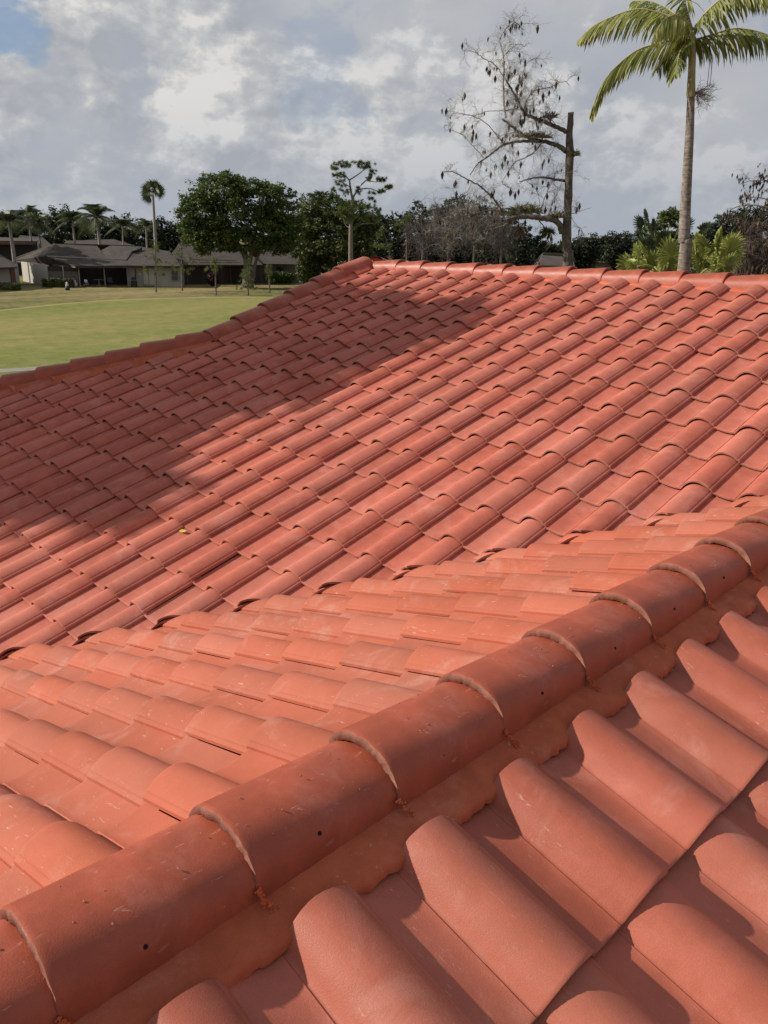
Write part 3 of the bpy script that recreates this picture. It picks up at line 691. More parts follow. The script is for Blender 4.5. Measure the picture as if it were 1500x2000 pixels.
M_BLU = simple_mat('blue_grey_fabric', (.09, .10, .14), .8, .2, 4)
t = put('patio_chair', 209, DA + .5, 'blue grey patio chair beside the round porch table', 'chair', R(80))
V = []; F = []; boxm(V, F, (0, 0, .40), .55, .55, .07); mesh_obj('seat', V, F, M_BLU, t, False)
V = []; F = []; boxm(V, F, (0, .27, .45), .55, .07, .55); mesh_obj('backrest', V, F, M_BLU, t, False)
for sx in (-.24, .24):
    for sy in (-.24, .24): V = []; F = []; tube([(sx, sy, .4), (sx * 1.1, sy * 1.1, 0)], [.022, .018], V, F); mesh_obj('leg', V, F, M_BLK, t)
t = put('barbecue_grill', 255, DA - 1.6, 'black barbecue grill in front of the white wall', 'grill', R(45))
V = []; F = []; boxm(V, F, (0, 0, .12), .62, .5, .62); mesh_obj('cabinet', V, F, M_BLK, t, False)
V = []; F = []; lathe(V, F, (0, 0, .86), [(.36, 0), (.36, .1), (.30, .22), (.16, .29)], 14); mesh_obj('lid', V, F, M_BLK, t)
V = []; F = []; boxm(V, F, (0, 0, .80), 1.35, .48, .04); mesh_obj('side_shelf', V, F, M_TRM, t, False)
for sx in (-.28, .28): V = []; F = []; tube([(sx, -.28, .07), (sx, .28, .07)], [.07, .07], V, F, 10); mesh_obj('wheel', V, F, M_BLK, t)
M_PALE = simple_mat('pale_plastic', (.55, .55, .55), .6, .1, 3)
t = put('folding_bicycle', 160, DA - 1.6, 'small black and white wheeled cart parked by the porch post', 'cart', R(45))
for sx in (-.3, .3):
    V = []; F = []; tube([(sx + .2 * math.cos(a), 0, .2 + .2 * math.sin(a)) for a in np.linspace(0, 2 * math.pi, 15)], [.025] * 15, V, F, 6); mesh_obj('wheel', V, F, M_BLK, t)
V = []; F = []; tube([(-.3, 0, .2), (0, 0, .35), (.3, 0, .2), (.1, 0, .8), (-.15, 0, .85)], [.035] * 5, V, F); mesh_obj('frame', V, F, M_PALE, t)
V = []; F = []; lathe(V, F, (.0, 0, .5), [(.12, 0), (.2, .1), (.2, .25), (.13, .32)]); mesh_obj('basket', V, F, M_PALE, t)
t.name = 'wheeled_cart'
t = put('garden_statue', 122, 84, 'small white topped statue standing on the lawn', 'statue', 0)
V = []; F = []; lathe(V, F, (0, 0, 0), [(.26, 0), (.28, .1), (.22, .3), (.17, .45)]); mesh_obj('pedestal', V, F, M_BLK, t)
V = []; F = []; lathe(V, F, (0, 0, .45), [(.15, 0), (.19, .08), (.1, .2), (.13, .3), (.11, .38), (.03, .43)]); mesh_obj('figure', V, F, M_PALE, t)
t = put('laundry_pile', 137, DA - 1.4, 'white cushions piled behind the clipped hedge', 'cushions', 0); t.name = 'cushion_pile'
V = []; F = []
for k, (x, y, z_, r_) in enumerate(((0, 0, .25, .38), (.5, .1, .3, .35), (.25, .05, .55, .3))): lathe(V, F, (x * .7, -x * .7, z_), [(r_ * .6, -.2), (r_, 0), (r_ * .9, .18), (r_ * .3, .3)], 10)
mesh_obj('cushion', V, F, M_PALE, t)
# clipped hedge and shrubs
def shrub(name, label, cat, px, d, rx, ry, rz, mat, n, seed, leaf=.11, rz0=R(45)):
    d = kd(d); rng = np.random.default_rng(seed); p = at(px, d); r = root(name, px, d, label, cat)
    h = RGT[:2] / np.linalg.norm(RGT[:2]); f = np.array([-h[1], h[0]])
    q = rng.uniform(-1, 1, (n, 3)); 
    if ry < 0: ry = -ry; q = rng.normal(size=(n, 3)); q /= np.linalg.norm(q, axis=1)[:, None]; q *= rng.random((n, 1)) ** .3
    else: m_ = np.abs(q).max(1)[:, None]; q = q / m_ * rng.uniform(.82, 1.03, (n, 1))
    C = np.stack([p[0] + q[:, 0] * rx * h[0] + q[:, 1] * ry * f[0], p[1] + q[:, 0] * rx * h[1] + q[:, 1] * ry * f[1], GZ + rz + q[:, 2] * rz], 1)
    V, F, t_ = quads(C, leaf, rng, .3, .6, .2, .6); mesh_obj('foliage', V, F, mat, r, False, t_)
    V = []; F = []; tube([(p[0], p[1], GZ), (p[0], p[1], GZ + rz * 1.1)], [.05, .03], V, F); mesh_obj('stem', V, F, M_BARK, r); return r
shrub('clipped_hedge', 'long clipped box hedge in front of the grey porch screens', 'hedge', 105, 91.0, 1.7, .5, .50, M_FIC2, 2600, 61)
shrub('dark_shrub', 'dark low hedge beside the left corner bungalow', 'shrub', 2, 87, 1.3, .6, .38, M_FIC, 1200, 62)
M_RED = foliage_mat('dark_red_leaf', (.03, .012, .014), (.06, .022, .024), (.10, .04, .035))
shrub('red_leaved_shrub', 'dark red leaved shrub beside a young pine', 'shrub', 412, 94, .75, -.7, .85, M_RED, 1100, 63)
shrub('dark_shrub', 'dark shrubs below the windows right of the ficus trunk', 'shrub', 545, 99, 2.3, -.9, .85, M_FIC, 2600, 64)
shrub('dark_shrub', 'bushy undergrowth at the foot of the second ficus', 'shrub', 600, 97, 1.7, -1.2, 2.0, M_FIC2, 3200, 65, .14)
# ------------------------------------------------------------------ trees in view
tree_px('ficus_tree', 'huge dense ficus with a wide rounded crown and leaning trunk', 'tree', 106,
    [[(484, 540, 20), (482, 508, 14), (470, 485, 9), (452, 455, 7), (440, 410, 5)], [(486, 520, 9), (492, 490, 8), (500, 450, 6), (510, 410, 4)], [(484, 515, 9), (473, 490, 8), (452, 466, 6), (430, 440, 4)], [(494, 545, 9), (500, 510, 6), (512, 485, 4)]],
    [(400, 425, 52, 52), (385, 405, 38, 34), (430, 375, 60, 38), (490, 395, 62, 44), (540, 400, 42, 40), (460, 430, 70, 46), (520, 450, 58, 40), (400, 465, 34, 26), (375, 440, 26, 30), (555, 430, 36, 44), (480, 365, 40, 20), (445, 350, 28, 14), (420, 455, 45, 30), (440, 478, 30, 16), (520, 482, 34, 18), (400, 485, 22, 14), (548, 470, 34, 26), (470, 470, 44, 22), (568, 455, 30, 44), (360, 425, 16, 24), (412, 362, 22, 14), (525, 372, 26, 14)],
    M_FIC, M_DTWIG, 1500, 36, 2.5, 8.5, 71, hollow=.5)
tree_px('ficus_tree', 'second dense ficus standing right behind the tall pine', 'tree', 114,
    [[(645, 545, 24), (650, 500, 16), (640, 450, 9), (640, 410, 5)], [(640, 540, 14), (620, 500, 10), (610, 450, 6)]],
    [(610, 420, 36, 40), (640, 410, 44, 34), (680, 430, 46, 38), (600, 470, 30, 45), (650, 470, 60, 55), (700, 480, 36, 44), (690, 520, 34, 34), (620, 520, 36, 28), (580, 440, 22, 30), (715, 445, 26, 30)],
    M_FIC2, M_DTWIG, 1200, 36, 2.5, 8.5, 72, hollow=.45)
def pine(name, label, d, trunk, limbs, tufts, mat, seed, nt=60, tl=7., bark=M_PBARK, group=None, cl=10):
    """trunk and limbs traced as tubes; needle tufts scattered round the limb ends"""
    rng = np.random.default_rng(seed); r = root(name, trunk[0][0], d, label, 'tree', group)
    V, F = trunk_px(r, trunk, d, bark, steps=18); mesh_obj('trunk', V, F, bark, r)
    V = []; F = []; m = mpp(trunk[0][0], 450, d); fw = np.array([FWD[0], FWD[1], 0])
    ends = []
    for L in limbs:
        off = rng.normal(0, 14); P = []
        for k, (x, y, w) in enumerate(L): P.append(P3(x, y, d) + fw * off * m * k / max(1, len(L) - 1))
        V = []; F = []; q = smooth_path(P, 9); tube(q, np.interp(np.linspace(0, len(L) - 1, 9), range(len(L)), [w * m / 2 for _, _, w in L]), V, F, 5); mesh_obj('branch', V, F, bark, r)
    C = []; 
    for (x, y, rx, ry, k) in tufts:
        c = P3(x, y, d)
        for _ in range(int(k * (1.7 if tl > 8 else 1))): C.append(c + np.array([RGT[0], RGT[1], 0]) * rng.normal(0, .62) * rx * m + fw * rng.uniform(-rx, rx) * .8 * m + np.array([0, 0, 1]) * rng.uniform(-ry, ry) * m)
    C = np.array(C); n = nt; D = rng.normal(size=(len(C), n, 3)); D[:, :, 2] += .35; D /= np.linalg.norm(D, axis=2)[:, :, None]
    S = np.cross(D, rng.normal(size=D.shape)); S /= np.linalg.norm(S, axis=2)[:, :, None]
    L_ = tl * m * rng.uniform(.45, 1.1, (len(C), n, 1)) * (.72 if tl > 8 else 1); w_ = L_ * .05
    b = C[:, None, :] + D * L_ * .12; e = C[:, None, :] + D * L_
    VV = np.stack([b - S * w_, b + S * w_, e], 2).reshape(-1, 3); FF = [(3 * k, 3 * k + 1, 3 * k + 2) for k in range(len(C) * n)]
    t_ = np.clip(np.repeat(rng.uniform(.1, .75, len(C)), n) + rng.random(len(C) * n) * .3, 0, 1)
    mesh_obj('needles', VV, FF, mat, r, False, t_); return r
pine('tall_pine', 'tall pine with an open flat crown above a bare pale trunk', 72,
    [(685, 520, 9.5), (685, 460, 8.5), (686, 430, 7.5), (688, 400, 6), (690, 385, 5)],
    [[(689, 392, 5), (684, 365, 4), (682, 352, 3), (672, 342, 2), (655, 335, 1)], [(682, 352, 3), (700, 340, 2), (712, 330, 1.4), (722, 325, 1)], [(690, 385, 4), (705, 362, 3), (718, 350, 2), (722, 335, 1)], [(700, 370, 3), (722, 368, 2), (745, 375, 1.6), (760, 366, 1)], [(716, 352, 2), (735, 355, 1.4), (750, 350, 1)], [(684, 365, 2), (665, 355, 1.6), (650, 350, 1)], [(688, 448, 3), (705, 438, 2), (730, 436, 1)], [(684, 445, 2), (675, 440, 1.4), (670, 425, 1)]],
    [(655, 325, 8, 6, 10), (672, 320, 10, 6, 12), (668, 340, 8, 6, 6), (652, 345, 6, 5, 5), (700, 322, 10, 6, 12), (718, 322, 8, 5, 9), (728, 338, 6, 6, 7), (722, 350, 6, 4, 5), (745, 352, 8, 5, 9), (757, 366, 8, 4, 9), (745, 374, 8, 3, 6), (732, 378, 6, 3, 3), (665, 358, 9, 6, 8), (655, 368, 6, 5, 4), (700, 372, 8, 6, 5), (678, 375, 8, 6, 6),
     (680, 405, 14, 8, 14), (665, 412, 10, 7, 9), (700, 400, 14, 8, 10), (720, 405, 12, 8, 10), (740, 415, 10, 8, 8), (684, 425, 10, 8, 14), (710, 425, 14, 8, 9), (672, 420, 8, 6, 6), (735, 430, 10, 6, 5), (690, 440, 8, 6, 5), (725, 390, 8, 6, 5)], M_PINE, 81, 80, 8.5)
YP = [(304, 96.2, 571, 470, 'young pine in front of the glass door'), (355, 99.1, 568, 462, 'young pine in front of the house corner, tallest of the row'), (421, 91.3, 577, 502, 'young pine beside the dark red shrub'),
      (484, 91.6, 577, 506, 'young pine with a bushy skirt before the ficus trunk'), (526, 96.3, 572, 516, 'slim young pine right of the ficus trunk')]
for k, (x, d, yb, yt, lab) in enumerate(YP):
    H = yb - yt; tf = [(x, yt + 6, 5, 5, 6), (x, yt + 16, 9, 6, 9)]
    if k < 2: tf += [(x - 6, yt + 30, 12, 8, 10), (x + 8, yt + 45, 16, 9, 14), (x - 8, yt + 60, 15, 8, 11), (x + 10, yt + 68, 12, 6, 6)]
    elif k == 3: tf += [(x, yt + 26, 11, 8, 16), (x - 2, yt + 42, 12, 6, 14), (x - 2, yt + 54, 17, 5, 18)]
    elif k == 2: tf += [(x, yt + 24, 9, 7, 11), (x - 14, yt + 22, 7, 4, 4)]
    else: tf += [(x, yt + 22, 8, 6, 8), (x + 3, yt + 34, 5, 4, 3)]
    pine('young_pine', lab, d, [(x + 1, yb, 3.0), (x, (yb + yt) / 2, 2.2), (x, yt + 8, 1)], [], tf, M_YPINE, 90 + k, 40, 6.5, M_DTWIG, 'young pines planted in a row on the lawn')
pine('young_pine', 'bright green small pine in front of the wood right of the tall pine', 88, [(761, 512, 3), (758, 480, 2), (748, 450, 1)], [[(760, 490, 1.5), (745, 478, 1)]], [(742, 462, 6, 6, 9), (745, 482, 12, 4, 14), (760, 482, 6, 4, 6), (748, 448, 4, 4, 4)], M_YPINE, 97, 44, 6.5, M_DTWIG, 'small pines before the wood')
pine('young_pine', 'thin pine with high tufts before the grey bare wood', 92, [(794, 512, 3.2), (794, 460, 2.4), (792, 430, 1.2)], [], [(790, 430, 8, 7, 10), (775, 435, 8, 5, 7), (800, 425, 5, 5, 5), (778, 450, 6, 4, 3)], M_PINE, 98, 44, 6.5, M_DTWIG, 'small pines before the wood')

def palm_far(label, px, d, ytop, ybase, w, fr, seed, lean=0, drop=1., wash=False, shaft=False, yc=None, rr=26):
    d = d * KD; rng = np.random.default_rng(seed); r = root('coconut_palm' if not wash else 'fan_palm_tree', px, d, label, 'palm tree'); yc = yc or ytop
    V, F = trunk_px(r, [(px + 1, ybase, w * 1.2), (px + lean * .4, (ybase + yc) / 2, w), (px + lean, yc, w * .8)], d, M_PBARK, steps=12); mesh_obj('trunk', V, F, M_TWIG, r)
    m = mpp(px, yc, d); c = P3(px + lean, yc, d); VV = []; FF = []; T = []
    right = np.array([RGT[0], RGT[1], 0.]); right /= np.linalg.norm(right); fw = np.array([FWD[0], FWD[1], 0.]); fw /= np.linalg.norm(fw); up = np.array([0, 0, 1.])
    for k in range(fr):
        a = 2 * math.pi * (k + rng.random() * .6) / fr; el = rng.uniform(-.1, 1.4) if not wash else rng.uniform(-.9, 1.4); L = rr * m * rng.uniform(.8, 1.1)
        h = right * math.cos(a) + fw * math.sin(a) + right * .25 * drop; h /= np.linalg.norm(h)
        n = 9; pts = []
        for t in np.linspace(0, 1, n): pts.append(c + h * L * math.cos(el) * t + up * (L * math.sin(el) * t - drop * L * .66 * t * t))
        pts = np.array(pts); tone = rng.uniform(.1, .7)
        if wash:
            ti = int(rng.integers(1, 5)); tip = pts[ti]; dd = pts[ti] - pts[0]; dd /= np.linalg.norm(dd); sd_ = np.cross(dd, fw if abs(dd @ fw) < .9 else up); sd_ /= np.linalg.norm(sd_)
            b = len(VV); VV += [pts[0] - sd_ * .03, pts[0] + sd_ * .03, tip]; FF.append((b, b + 1, b + 2)); T.append(.2)
            for q in range(15):
                an = (q - 7) / 7 * 1.35; v = dd * math.cos(an) + sd_ * math.sin(an) - up * .15; v /= np.linalg.norm(v); s2 = np.cross(v, fw); s2 /= np.linalg.norm(s2)
                e = tip + v * L * .62 * rng.uniform(.85, 1.1) - up * L * .1; b = len(VV); mid = (tip + e) / 2
                VV += [tip, mid + s2 * L * .032, e, mid - s2 * L * .032]; FF.append((b, b + 1, b + 2, b + 3)); T.append(tone + rng.random() * .25)
        else:
            for q in range(1, n):
                for sgn in (-1, 1):
                    for z_ in (0, .33, .66):
                        p = pts[q] + (pts[q - 1] - pts[q]) * z_; t = (q - z_) / (n - 1); d_ = (pts[q] - pts[q - 1]); d_ /= np.linalg.norm(d_)
                        s_ = np.cross(d_, up); s_ /= np.linalg.norm(s_) + 1e-6; v = s_ * sgn * .8 + d_ * .6 - up * .38 * drop; v /= np.linalg.norm(v)
                        l = L * .42 * math.sin(math.pi * min(.97, .12 + .86 * t)) ** .6 * rng.uniform(.8, 1.1); b = len(VV); o_ = d_ * l * .05
                        VV += [p - o_, p + v * l, p + o_]; FF.append((b, b + 1, b + 2)); T.append(tone + rng.random() * .25)
            b = len(VV)
            for q in range(n): VV += [pts[q] + up * .03, pts[q] - up * .03]
            for q in range(n - 1): FF.append((b + 2 * q, b + 2 * q + 1, b + 2 * q + 3, b + 2 * q + 2)); T.append(.7)
    mesh_obj('frond', np.array(VV), FF, M_PALM, r, False, np.clip(T, 0, 1)); return r
palm_far('tall slender palm rising alone above the long bungalow roof', 303, 112, 345, 475, 5.2, 26, 101, lean=-5, drop=.3, wash=True, yc=370, rr=27)
palm_far('windblown palm with a thick pale trunk at the left edge of the photo', 25, 101, 395, 492, 6.2, 17, 102, lean=-8, drop=.95, yc=432, rr=54)
palm_far('drooping palm right of the leftmost palm with a thin trunk', 60, 122, 400, 470, 3.5, 17, 103, lean=-4, drop=.9, yc=422, rr=42)
palm_far('low palm with arching fronds over the far roof', 77, 124, 420, 470, 3.2, 15, 104, lean=-4, drop=.95, yc=436, rr=42)
palm_far('bushy palm in the middle of the palm row behind the bungalow', 145, 118, 405, 475, 3.6, 18, 105, lean=-3, drop=.95, yc=430, rr=50)
palm_far('feathery tall palm with a leaning trunk behind the bungalow ridge', 194, 112, 392, 478, 5, 19, 106, lean=-6, drop=.9, yc=424, rr=56)
palm_far('small palm behind the chimney end of the bungalow', 286, 125, 430, 480, 3, 17, 107, drop=.9, yc=442, rr=34)
palm_far('small palm between the tall slender palm and the feathery one', 240, 122, 430, 480, 2.8, 17, 108, drop=.95, yc=442, rr=40)
palm_far('palm beside the big ficus with only its trunk clear', 372, 118, 430, 480, 3.6, 12, 109, drop=.95, yc=448, rr=30)
# far woods that read as one mass
def wood(name, label, spans, d, seed, mat, per, ncl, leaf, rc, twigs=0, tmat=None):
    rng = np.random.default_rng(seed); BL = []
    for (x, top, w_) in spans:
        dd = d + rng.uniform(-6, 8); m = mpp(x, top, dd); h = (zat(x, top, dd) - GZ) / 2
        BL.append((np.array([*at(x, dd)[:2], GZ + h]), (w_ * m, w_ * m, h)))
    o = crown_mesh(name, None, BL, mat, ncl, per, leaf * mpp(700, 470, d), rng, rc * mpp(700, 470, d), .45)
    tag(o, label, 'wood', None, 'stuff'); return o
wood('distant_wood', 'dark wood behind the palms and bungalow roofs on the left', [(-60, 405, 30), (-15, 400, 28), (20, 415, 24), (50, 410, 22), (85, 412, 22), (112, 402, 14), (138, 400, 15), (165, 418, 22), (200, 425, 22), (228, 424, 18), (250, 413, 12), (275, 430, 20), (300, 432, 18), (318, 425, 14), (345, 425, 22), (375, 425, 30), (420, 420, 30), (560, 420, 40)], 172, 111, M_DARK, 34, 2600, 2.6, 8)
wood('distant_wood', 'dark green wood between the tall pine and the bare thicket', [(735, 405, 26), (765, 412, 24), (790, 408, 24), (815, 398, 24), (842, 397, 26), (870, 395, 26), (900, 385, 32), (935, 385, 32), (965, 400, 28), (990, 418, 28), (1015, 436, 30), (1050, 462, 26), (1080, 475, 20)], 135, 112, M_DARK, 34, 2300, 2.6, 8)
wood('distant_wood', 'low dark wood on the horizon right of the bare cypress', [(1105, 470, 20), (1135, 458, 22), (1150, 455, 20), (1178, 460, 20), (1200, 452, 18), (1222, 448, 16), (1240, 462, 18), (1262, 462, 20), (1290, 460, 24), (1330, 455, 24)], 150, 113, M_DARK, 34, 1500, 2.4, 8)
tree_px('spreading_tree', 'dark spreading tree rising behind the fan palms at right', 'tree', 62, [[(1480, 520, 9), (1484, 470, 7), (1490, 440, 4)]],
    [(1400, 460, 30, 25), (1430, 440, 34, 24), (1460, 425, 34, 22), (1500, 430, 36, 30), (1440, 475, 50, 30), (1540, 430, 40, 36), (1385, 475, 22, 18)], M_DARK, M_BARK, 900, 34, 2.3, 7, 114, hollow=.4)
# ------------------------------------------------------------------ bare cypress
def twig_walk(rng, p, v, L, r0, V, F, ends, depth, droop=.25, step=None, nmax=6):
    n = nmax; q = [p.copy()]; d = v / np.linalg.norm(v)
    for k in range(n):
        d = d + rng.normal(0, .22, 3); d[2] -= droop * (k / n); d /= np.linalg.norm(d); q.append(q[-1] + d * L / n)
    rad = np.linspace(r0, r0 * .35, n + 1); tube(q, rad, V, F, 3 if r0 < .012 else 5, False)
    if depth > 0:
        for k in range(1, n + 1):
            for _ in range(2 if rng.random() < .55 else 1):
                s = rng.normal(size=3); s /= np.linalg.norm(s); dd = (q[k] - q[k - 1]); dd /= np.linalg.norm(dd)
                twig_walk(rng, q[k], dd * .65 + s * .75 + np.array([0, 0, .12]), L * rng.uniform(.3, .6), r0 * .55, V, F, ends, depth - 1, droop, None, 5)
    else: ends.append(q[-1])
def bare_tree(name, label, d, trunk, limbs, seed, depth=2, seeds=120, tw=1., bark=M_BARK, dens=1.0, cat='tree', mat=M_TWIG, seed_len=(.10, .24)):
    rng = np.random.default_rng(seed); r = root(name, trunk[0][0], d, label, cat)
    V, F = trunk_px(r, trunk, d, bark, steps=26, n=12)
    rn = np.random.default_rng(seed + 1); V = [tuple(np.array(p) + rn.normal(0, .006, 3)) for p in V]; mesh_obj('trunk', V, F, bark, r)
    m = mpp(trunk[0][0], 300, d); fw = np.array([FWD[0], FWD[1], 0]); fw /= np.linalg.norm(fw); rt = np.array([RGT[0], RGT[1], 0]); rt /= np.linalg.norm(rt)
    VT = []; FT = []; ends = []; out = {}
    for li, (L, w0, w1, dz, nt, tl) in enumerate(limbs):
        P = [P3(x, y, d) + fw * dz * (k / max(1, len(L) - 1)) for k, (x, y) in enumerate(L)]
        q = smooth_path(P, 6 * len(P)); q[1:-1] += rng.normal(0, .006, (len(q) - 2, 3)); V = []; F = []
        tube(q, np.linspace(w0 * m / 2, w1 * m / 2, len(q)), V, F, 8); mesh_obj('branch', V, F, bark if w0 > 4 else mat, r); out[li] = q
        for k in range(int(nt * dens)):
            t = rng.uniform(.15, 1); c = q[int(t * (len(q) - 1))]
            v = rt * rng.normal(-.08, .6) + np.array([0, 0, 1]) * rng.normal(.25, .7) + fw * rng.normal(0, .55)
            twig_walk(rng, c, v, tl * rng.uniform(.5, 1.15), .0065 * tw, VT, FT, ends, depth)
    mesh_obj('twigs', VT, FT, mat, r, False)
    # hanging dead leaf bundles
    VV = []; FF = []; T = []; pick = rng.choice(len(ends), min(seeds, len(ends)), replace=False)
    for k in pick:
        c = ends[k]; L = rng.uniform(*seed_len); t0 = rng.uniform(.0, .6)
        for _ in range(7):
            a = rng.uniform(0, 6.28); o = np.array([math.cos(a), math.sin(a), 0]) * rng.uniform(.1, .2) * L; w_ = np.array([-math.sin(a), math.cos(a), 0]) * .10 * L
            b = len(VV); VV += [c, c + o + w_ - np.array([0, 0, .45 * L]), c + o * .5 - np.array([0, 0, L * rng.uniform(.8, 1.1)]), c + o - w_ - np.array([0, 0, .45 * L])]; FF.append((b, b + 1, b + 2, b + 3)); T.append(t0 + rng.random() * .4)
    if VV: mesh_obj('dead_leaves', np.array(VV), FF, M_SEED, r, False, np.clip(T, 0, 1))
    return r, out
DC = 25.
cy, LB = bare_tree('bare_cypress', 'leafless cypress with a sawn off top, grey twigs and hanging brown leaf bundles', DC,
    [(1108, 530, 21), (1107, 490, 18.5), (1107, 455, 18), (1109, 400, 15), (1111, 350, 14.5), (1113, 300, 15.5), (1112, 270, 14), (1113, 250, 11), (1115, 220, 11)],
    [([(1106, 258), (1090, 250), (1065, 240), (1045, 233), (1022, 222), (1010, 200), (995, 175), (985, 160)], 9, 3, -.3, 56, .7),
     ([(1106, 297), (1095, 286), (1075, 278), (1050, 272), (1025, 262), (1005, 245), (985, 228)], 10, 4, .4, 26, .7),
     ([(988, 230), (985, 205), (984, 165), (986, 120), (980, 85), (978, 72), (992, 50), (1010, 38), (1018, 42)], 4, .8, .4, 26, .55),
     ([(984, 150), (965, 128), (945, 120), (925, 108), (900, 107)], 2, .8, -.5, 12, .5), ([(985, 108), (1000, 92), (1015, 82), (1030, 84)], 1.6, .6, .4, 7, .45),
     ([(1052, 276), (1020, 277), (990, 281), (965, 296), (945, 312), (930, 322), (915, 345)], 6, 1.6, -.6, 26, .7),
     ([(1103, 353), (1085, 350), (1065, 345), (1045, 346), (1020, 352)], 6, 2, .5, 8, .5),
     ([(945, 308), (925, 285), (905, 262), (880, 250), (870, 252)], 2, .8, .5, 9, .35), ([(985, 283), (965, 260), (945, 240), (915, 228), (885, 224)], 2.2, .8, -.4, 10, .35),
     ([(1010, 212), (985, 215), (955, 215), (925, 222), (880, 216)], 2.2, .7, .4, 14, .5),
     ([(1020, 222), (1030, 195), (1045, 175), (1075, 168), (1095, 158), (1112, 154), (1120, 162)], 2.4, .8, .5, 14, .42), ([(1005, 195), (1015, 160), (1025, 130), (1045, 118)], 2.2, .8, -.6, 14, .5),
     ([(1060, 278), (1040, 300), (1010, 315), (995, 335), (985, 355), (1000, 365)], 3, .8, .5, 14, .55),
     ([(1098, 455), (1092, 440), (1080, 430), (1060, 427), (1030, 424), (1005, 425), (985, 431)], 13, 8, -.5, 6, .35),
     ([(984, 424), (975, 405), (962, 388), (948, 375), (930, 362), (905, 350), (880, 338), (862, 340)], 5, 1, -.6, 16, .35), ([(1000, 416), (975, 411), (950, 412), (925, 418), (900, 424), (880, 440), (866, 465)], 4.4, 1.2, .3, 40, .6),
     ([(955, 378), (935, 390), (915, 388)], 2, .8, .2, 5, .4),
     ([(1052, 424), (1060, 400), (1070, 375), (1085, 345), (1095, 315)], 2.6, .8, .3, 12, .6), ([(1070, 424), (1078, 395), (1090, 370), (1098, 330)], 2.2, .8, -.3, 12, .6), ([(1048, 424), (1055, 395), (1050, 370), (1030, 350)], 2, .7, .4, 10, .5),
     ([(1052, 430), (1068, 450), (1080, 470), (1060, 500), (1055, 515)], 2.6, .8, .2, 8, .4), ([(1116, 418), (1135, 412), (1160, 405)], 1.4, .5, .3, 6, .35), ([(1116, 425), (1128, 440), (1145, 460)], 1.2, .5, .2, 6, .35),
     ([(1108, 262), (1090, 245), (1075, 225), (1068, 215)], 2, .7, .3, 6, .4), ([(1000, 425), (985, 440), (955, 450), (950, 470)], 2, .8, .2, 6, .4)],
    121, depth=2, seeds=200, dens=.8, tw=.9)
def air_plant(label, px, py, rx, ry, n, seed, d=DC, dz=0, mat=None, L=.34):
    rng = np.random.default_rng(seed); m = mpp(px, py, d); c0 = P3(px, py, d); r = empty('air_plant', tuple(c0), 0, label, 'air plant', 'air plants perched on the bare cypress'); VV = []; FF = []; T = []
    rt = np.array([RGT[0], RGT[1], 0]); fw = np.array([FWD[0], FWD[1], 0])
    for k in range(n):
        c = rt * rng.uniform(-rx, rx) * m + fw * rng.uniform(-.12, .12); 
        v = rng.normal(size=3); v[2] = abs(v[2]) * .9 + dz; v /= np.linalg.norm(v); l = L * rng.uniform(.5, 1.1) * ry / 18; s = np.cross(v, rng.normal(size=3)); s /= np.linalg.norm(s)
        p0 = c; p1 = c + v * l * .6; p2 = c + v * l - np.array([0, 0, l * .22]); b = len(VV); w_ = .013
        VV += [p0 - s * w_, p0 + s * w_, p1 + s * w_ * .7, p2, p1 - s * w_ * .7]; FF.append((b, b + 1, b + 2, b + 3, b + 4)); T.append(rng.random())
    mesh_obj('leaves', np.array(VV), FF, mat or M_AIR, r, False, T); V = []; F = []; lathe(V, F, (0, 0, -.05), [(.03, 0), (.06, .04), (.03, .09)], 8); mesh_obj('root_ball', V, F, M_DTWIG, r); return r
air_plant('large straw coloured bromeliad clump on the lowest limb', 1027, 415, 20, 22, 420, 131)
air_plant('reddish bromeliad patch at the broken end of the lowest limb', 998, 420, 9, 13, 130, 132)
air_plant('spiky bromeliad between the lowest limb and the trunk', 1088, 425, 9, 18, 170, 133)
air_plant('dark round bromeliad hanging under the lowest limb', 1070, 452, 7, 13, 220, 134, dz=-.4, mat=M_FIC2)
air_plant('small bristly air plant on the right side of the trunk', 1120, 303, 5, 13, 150, 135)
air_plant('long nest of dry air plants along the middle limb', 1040, 268, 30, 14, 380, 136)
air_plant('small dry air plant sitting on the upper limb', 1073, 230, 8, 14, 130, 137, mat=M_SEED)
air_plant('drooping dry clump hanging below the bromeliads', 1018, 445, 4, 17, 120, 138, dz=-1.5, mat=M_SEED)
M_THIN = simple_mat('dark_grey_twig', (.115, .10, .09), .95, .4, 3)
# grey bare thicket in front of the dark wood
for k, (x, yt, lab, dd) in enumerate([(825, 400, 'leafless grey tree left in the thicket', 110), (875, 395, 'leafless grey tree in the middle of the thicket', 104), (925, 390, 'leafless brown tree below the cypress twigs', 100), (978, 420, 'low leafless tree beside the lowest cypress limb', 98)]):
    L = []
    rg = np.random.default_rng(200 + k)
    for q in range(13):
        y0 = rg.uniform(yt + 45, 500); sx = rg.choice([-1, 1]) * rg.uniform(10, 42)
        L.append(([(x, y0), (x + sx * .5, y0 - rg.uniform(8, 26)), (x + sx, y0 - rg.uniform(15, 50) if y0 > yt + 55 else yt)], 2.0, .7, rg.normal(0, 2), 9, 2.6))
    bare_tree('leafless_tree', lab, dd, [(x, 515, 5), (x + 2, 460, 4), (x - 2, yt + 30, 2.2), (x, yt, 1)], L, 210 + k, depth=2, seeds=0, tw=3.2, mat=M_THIN, dens=.6)
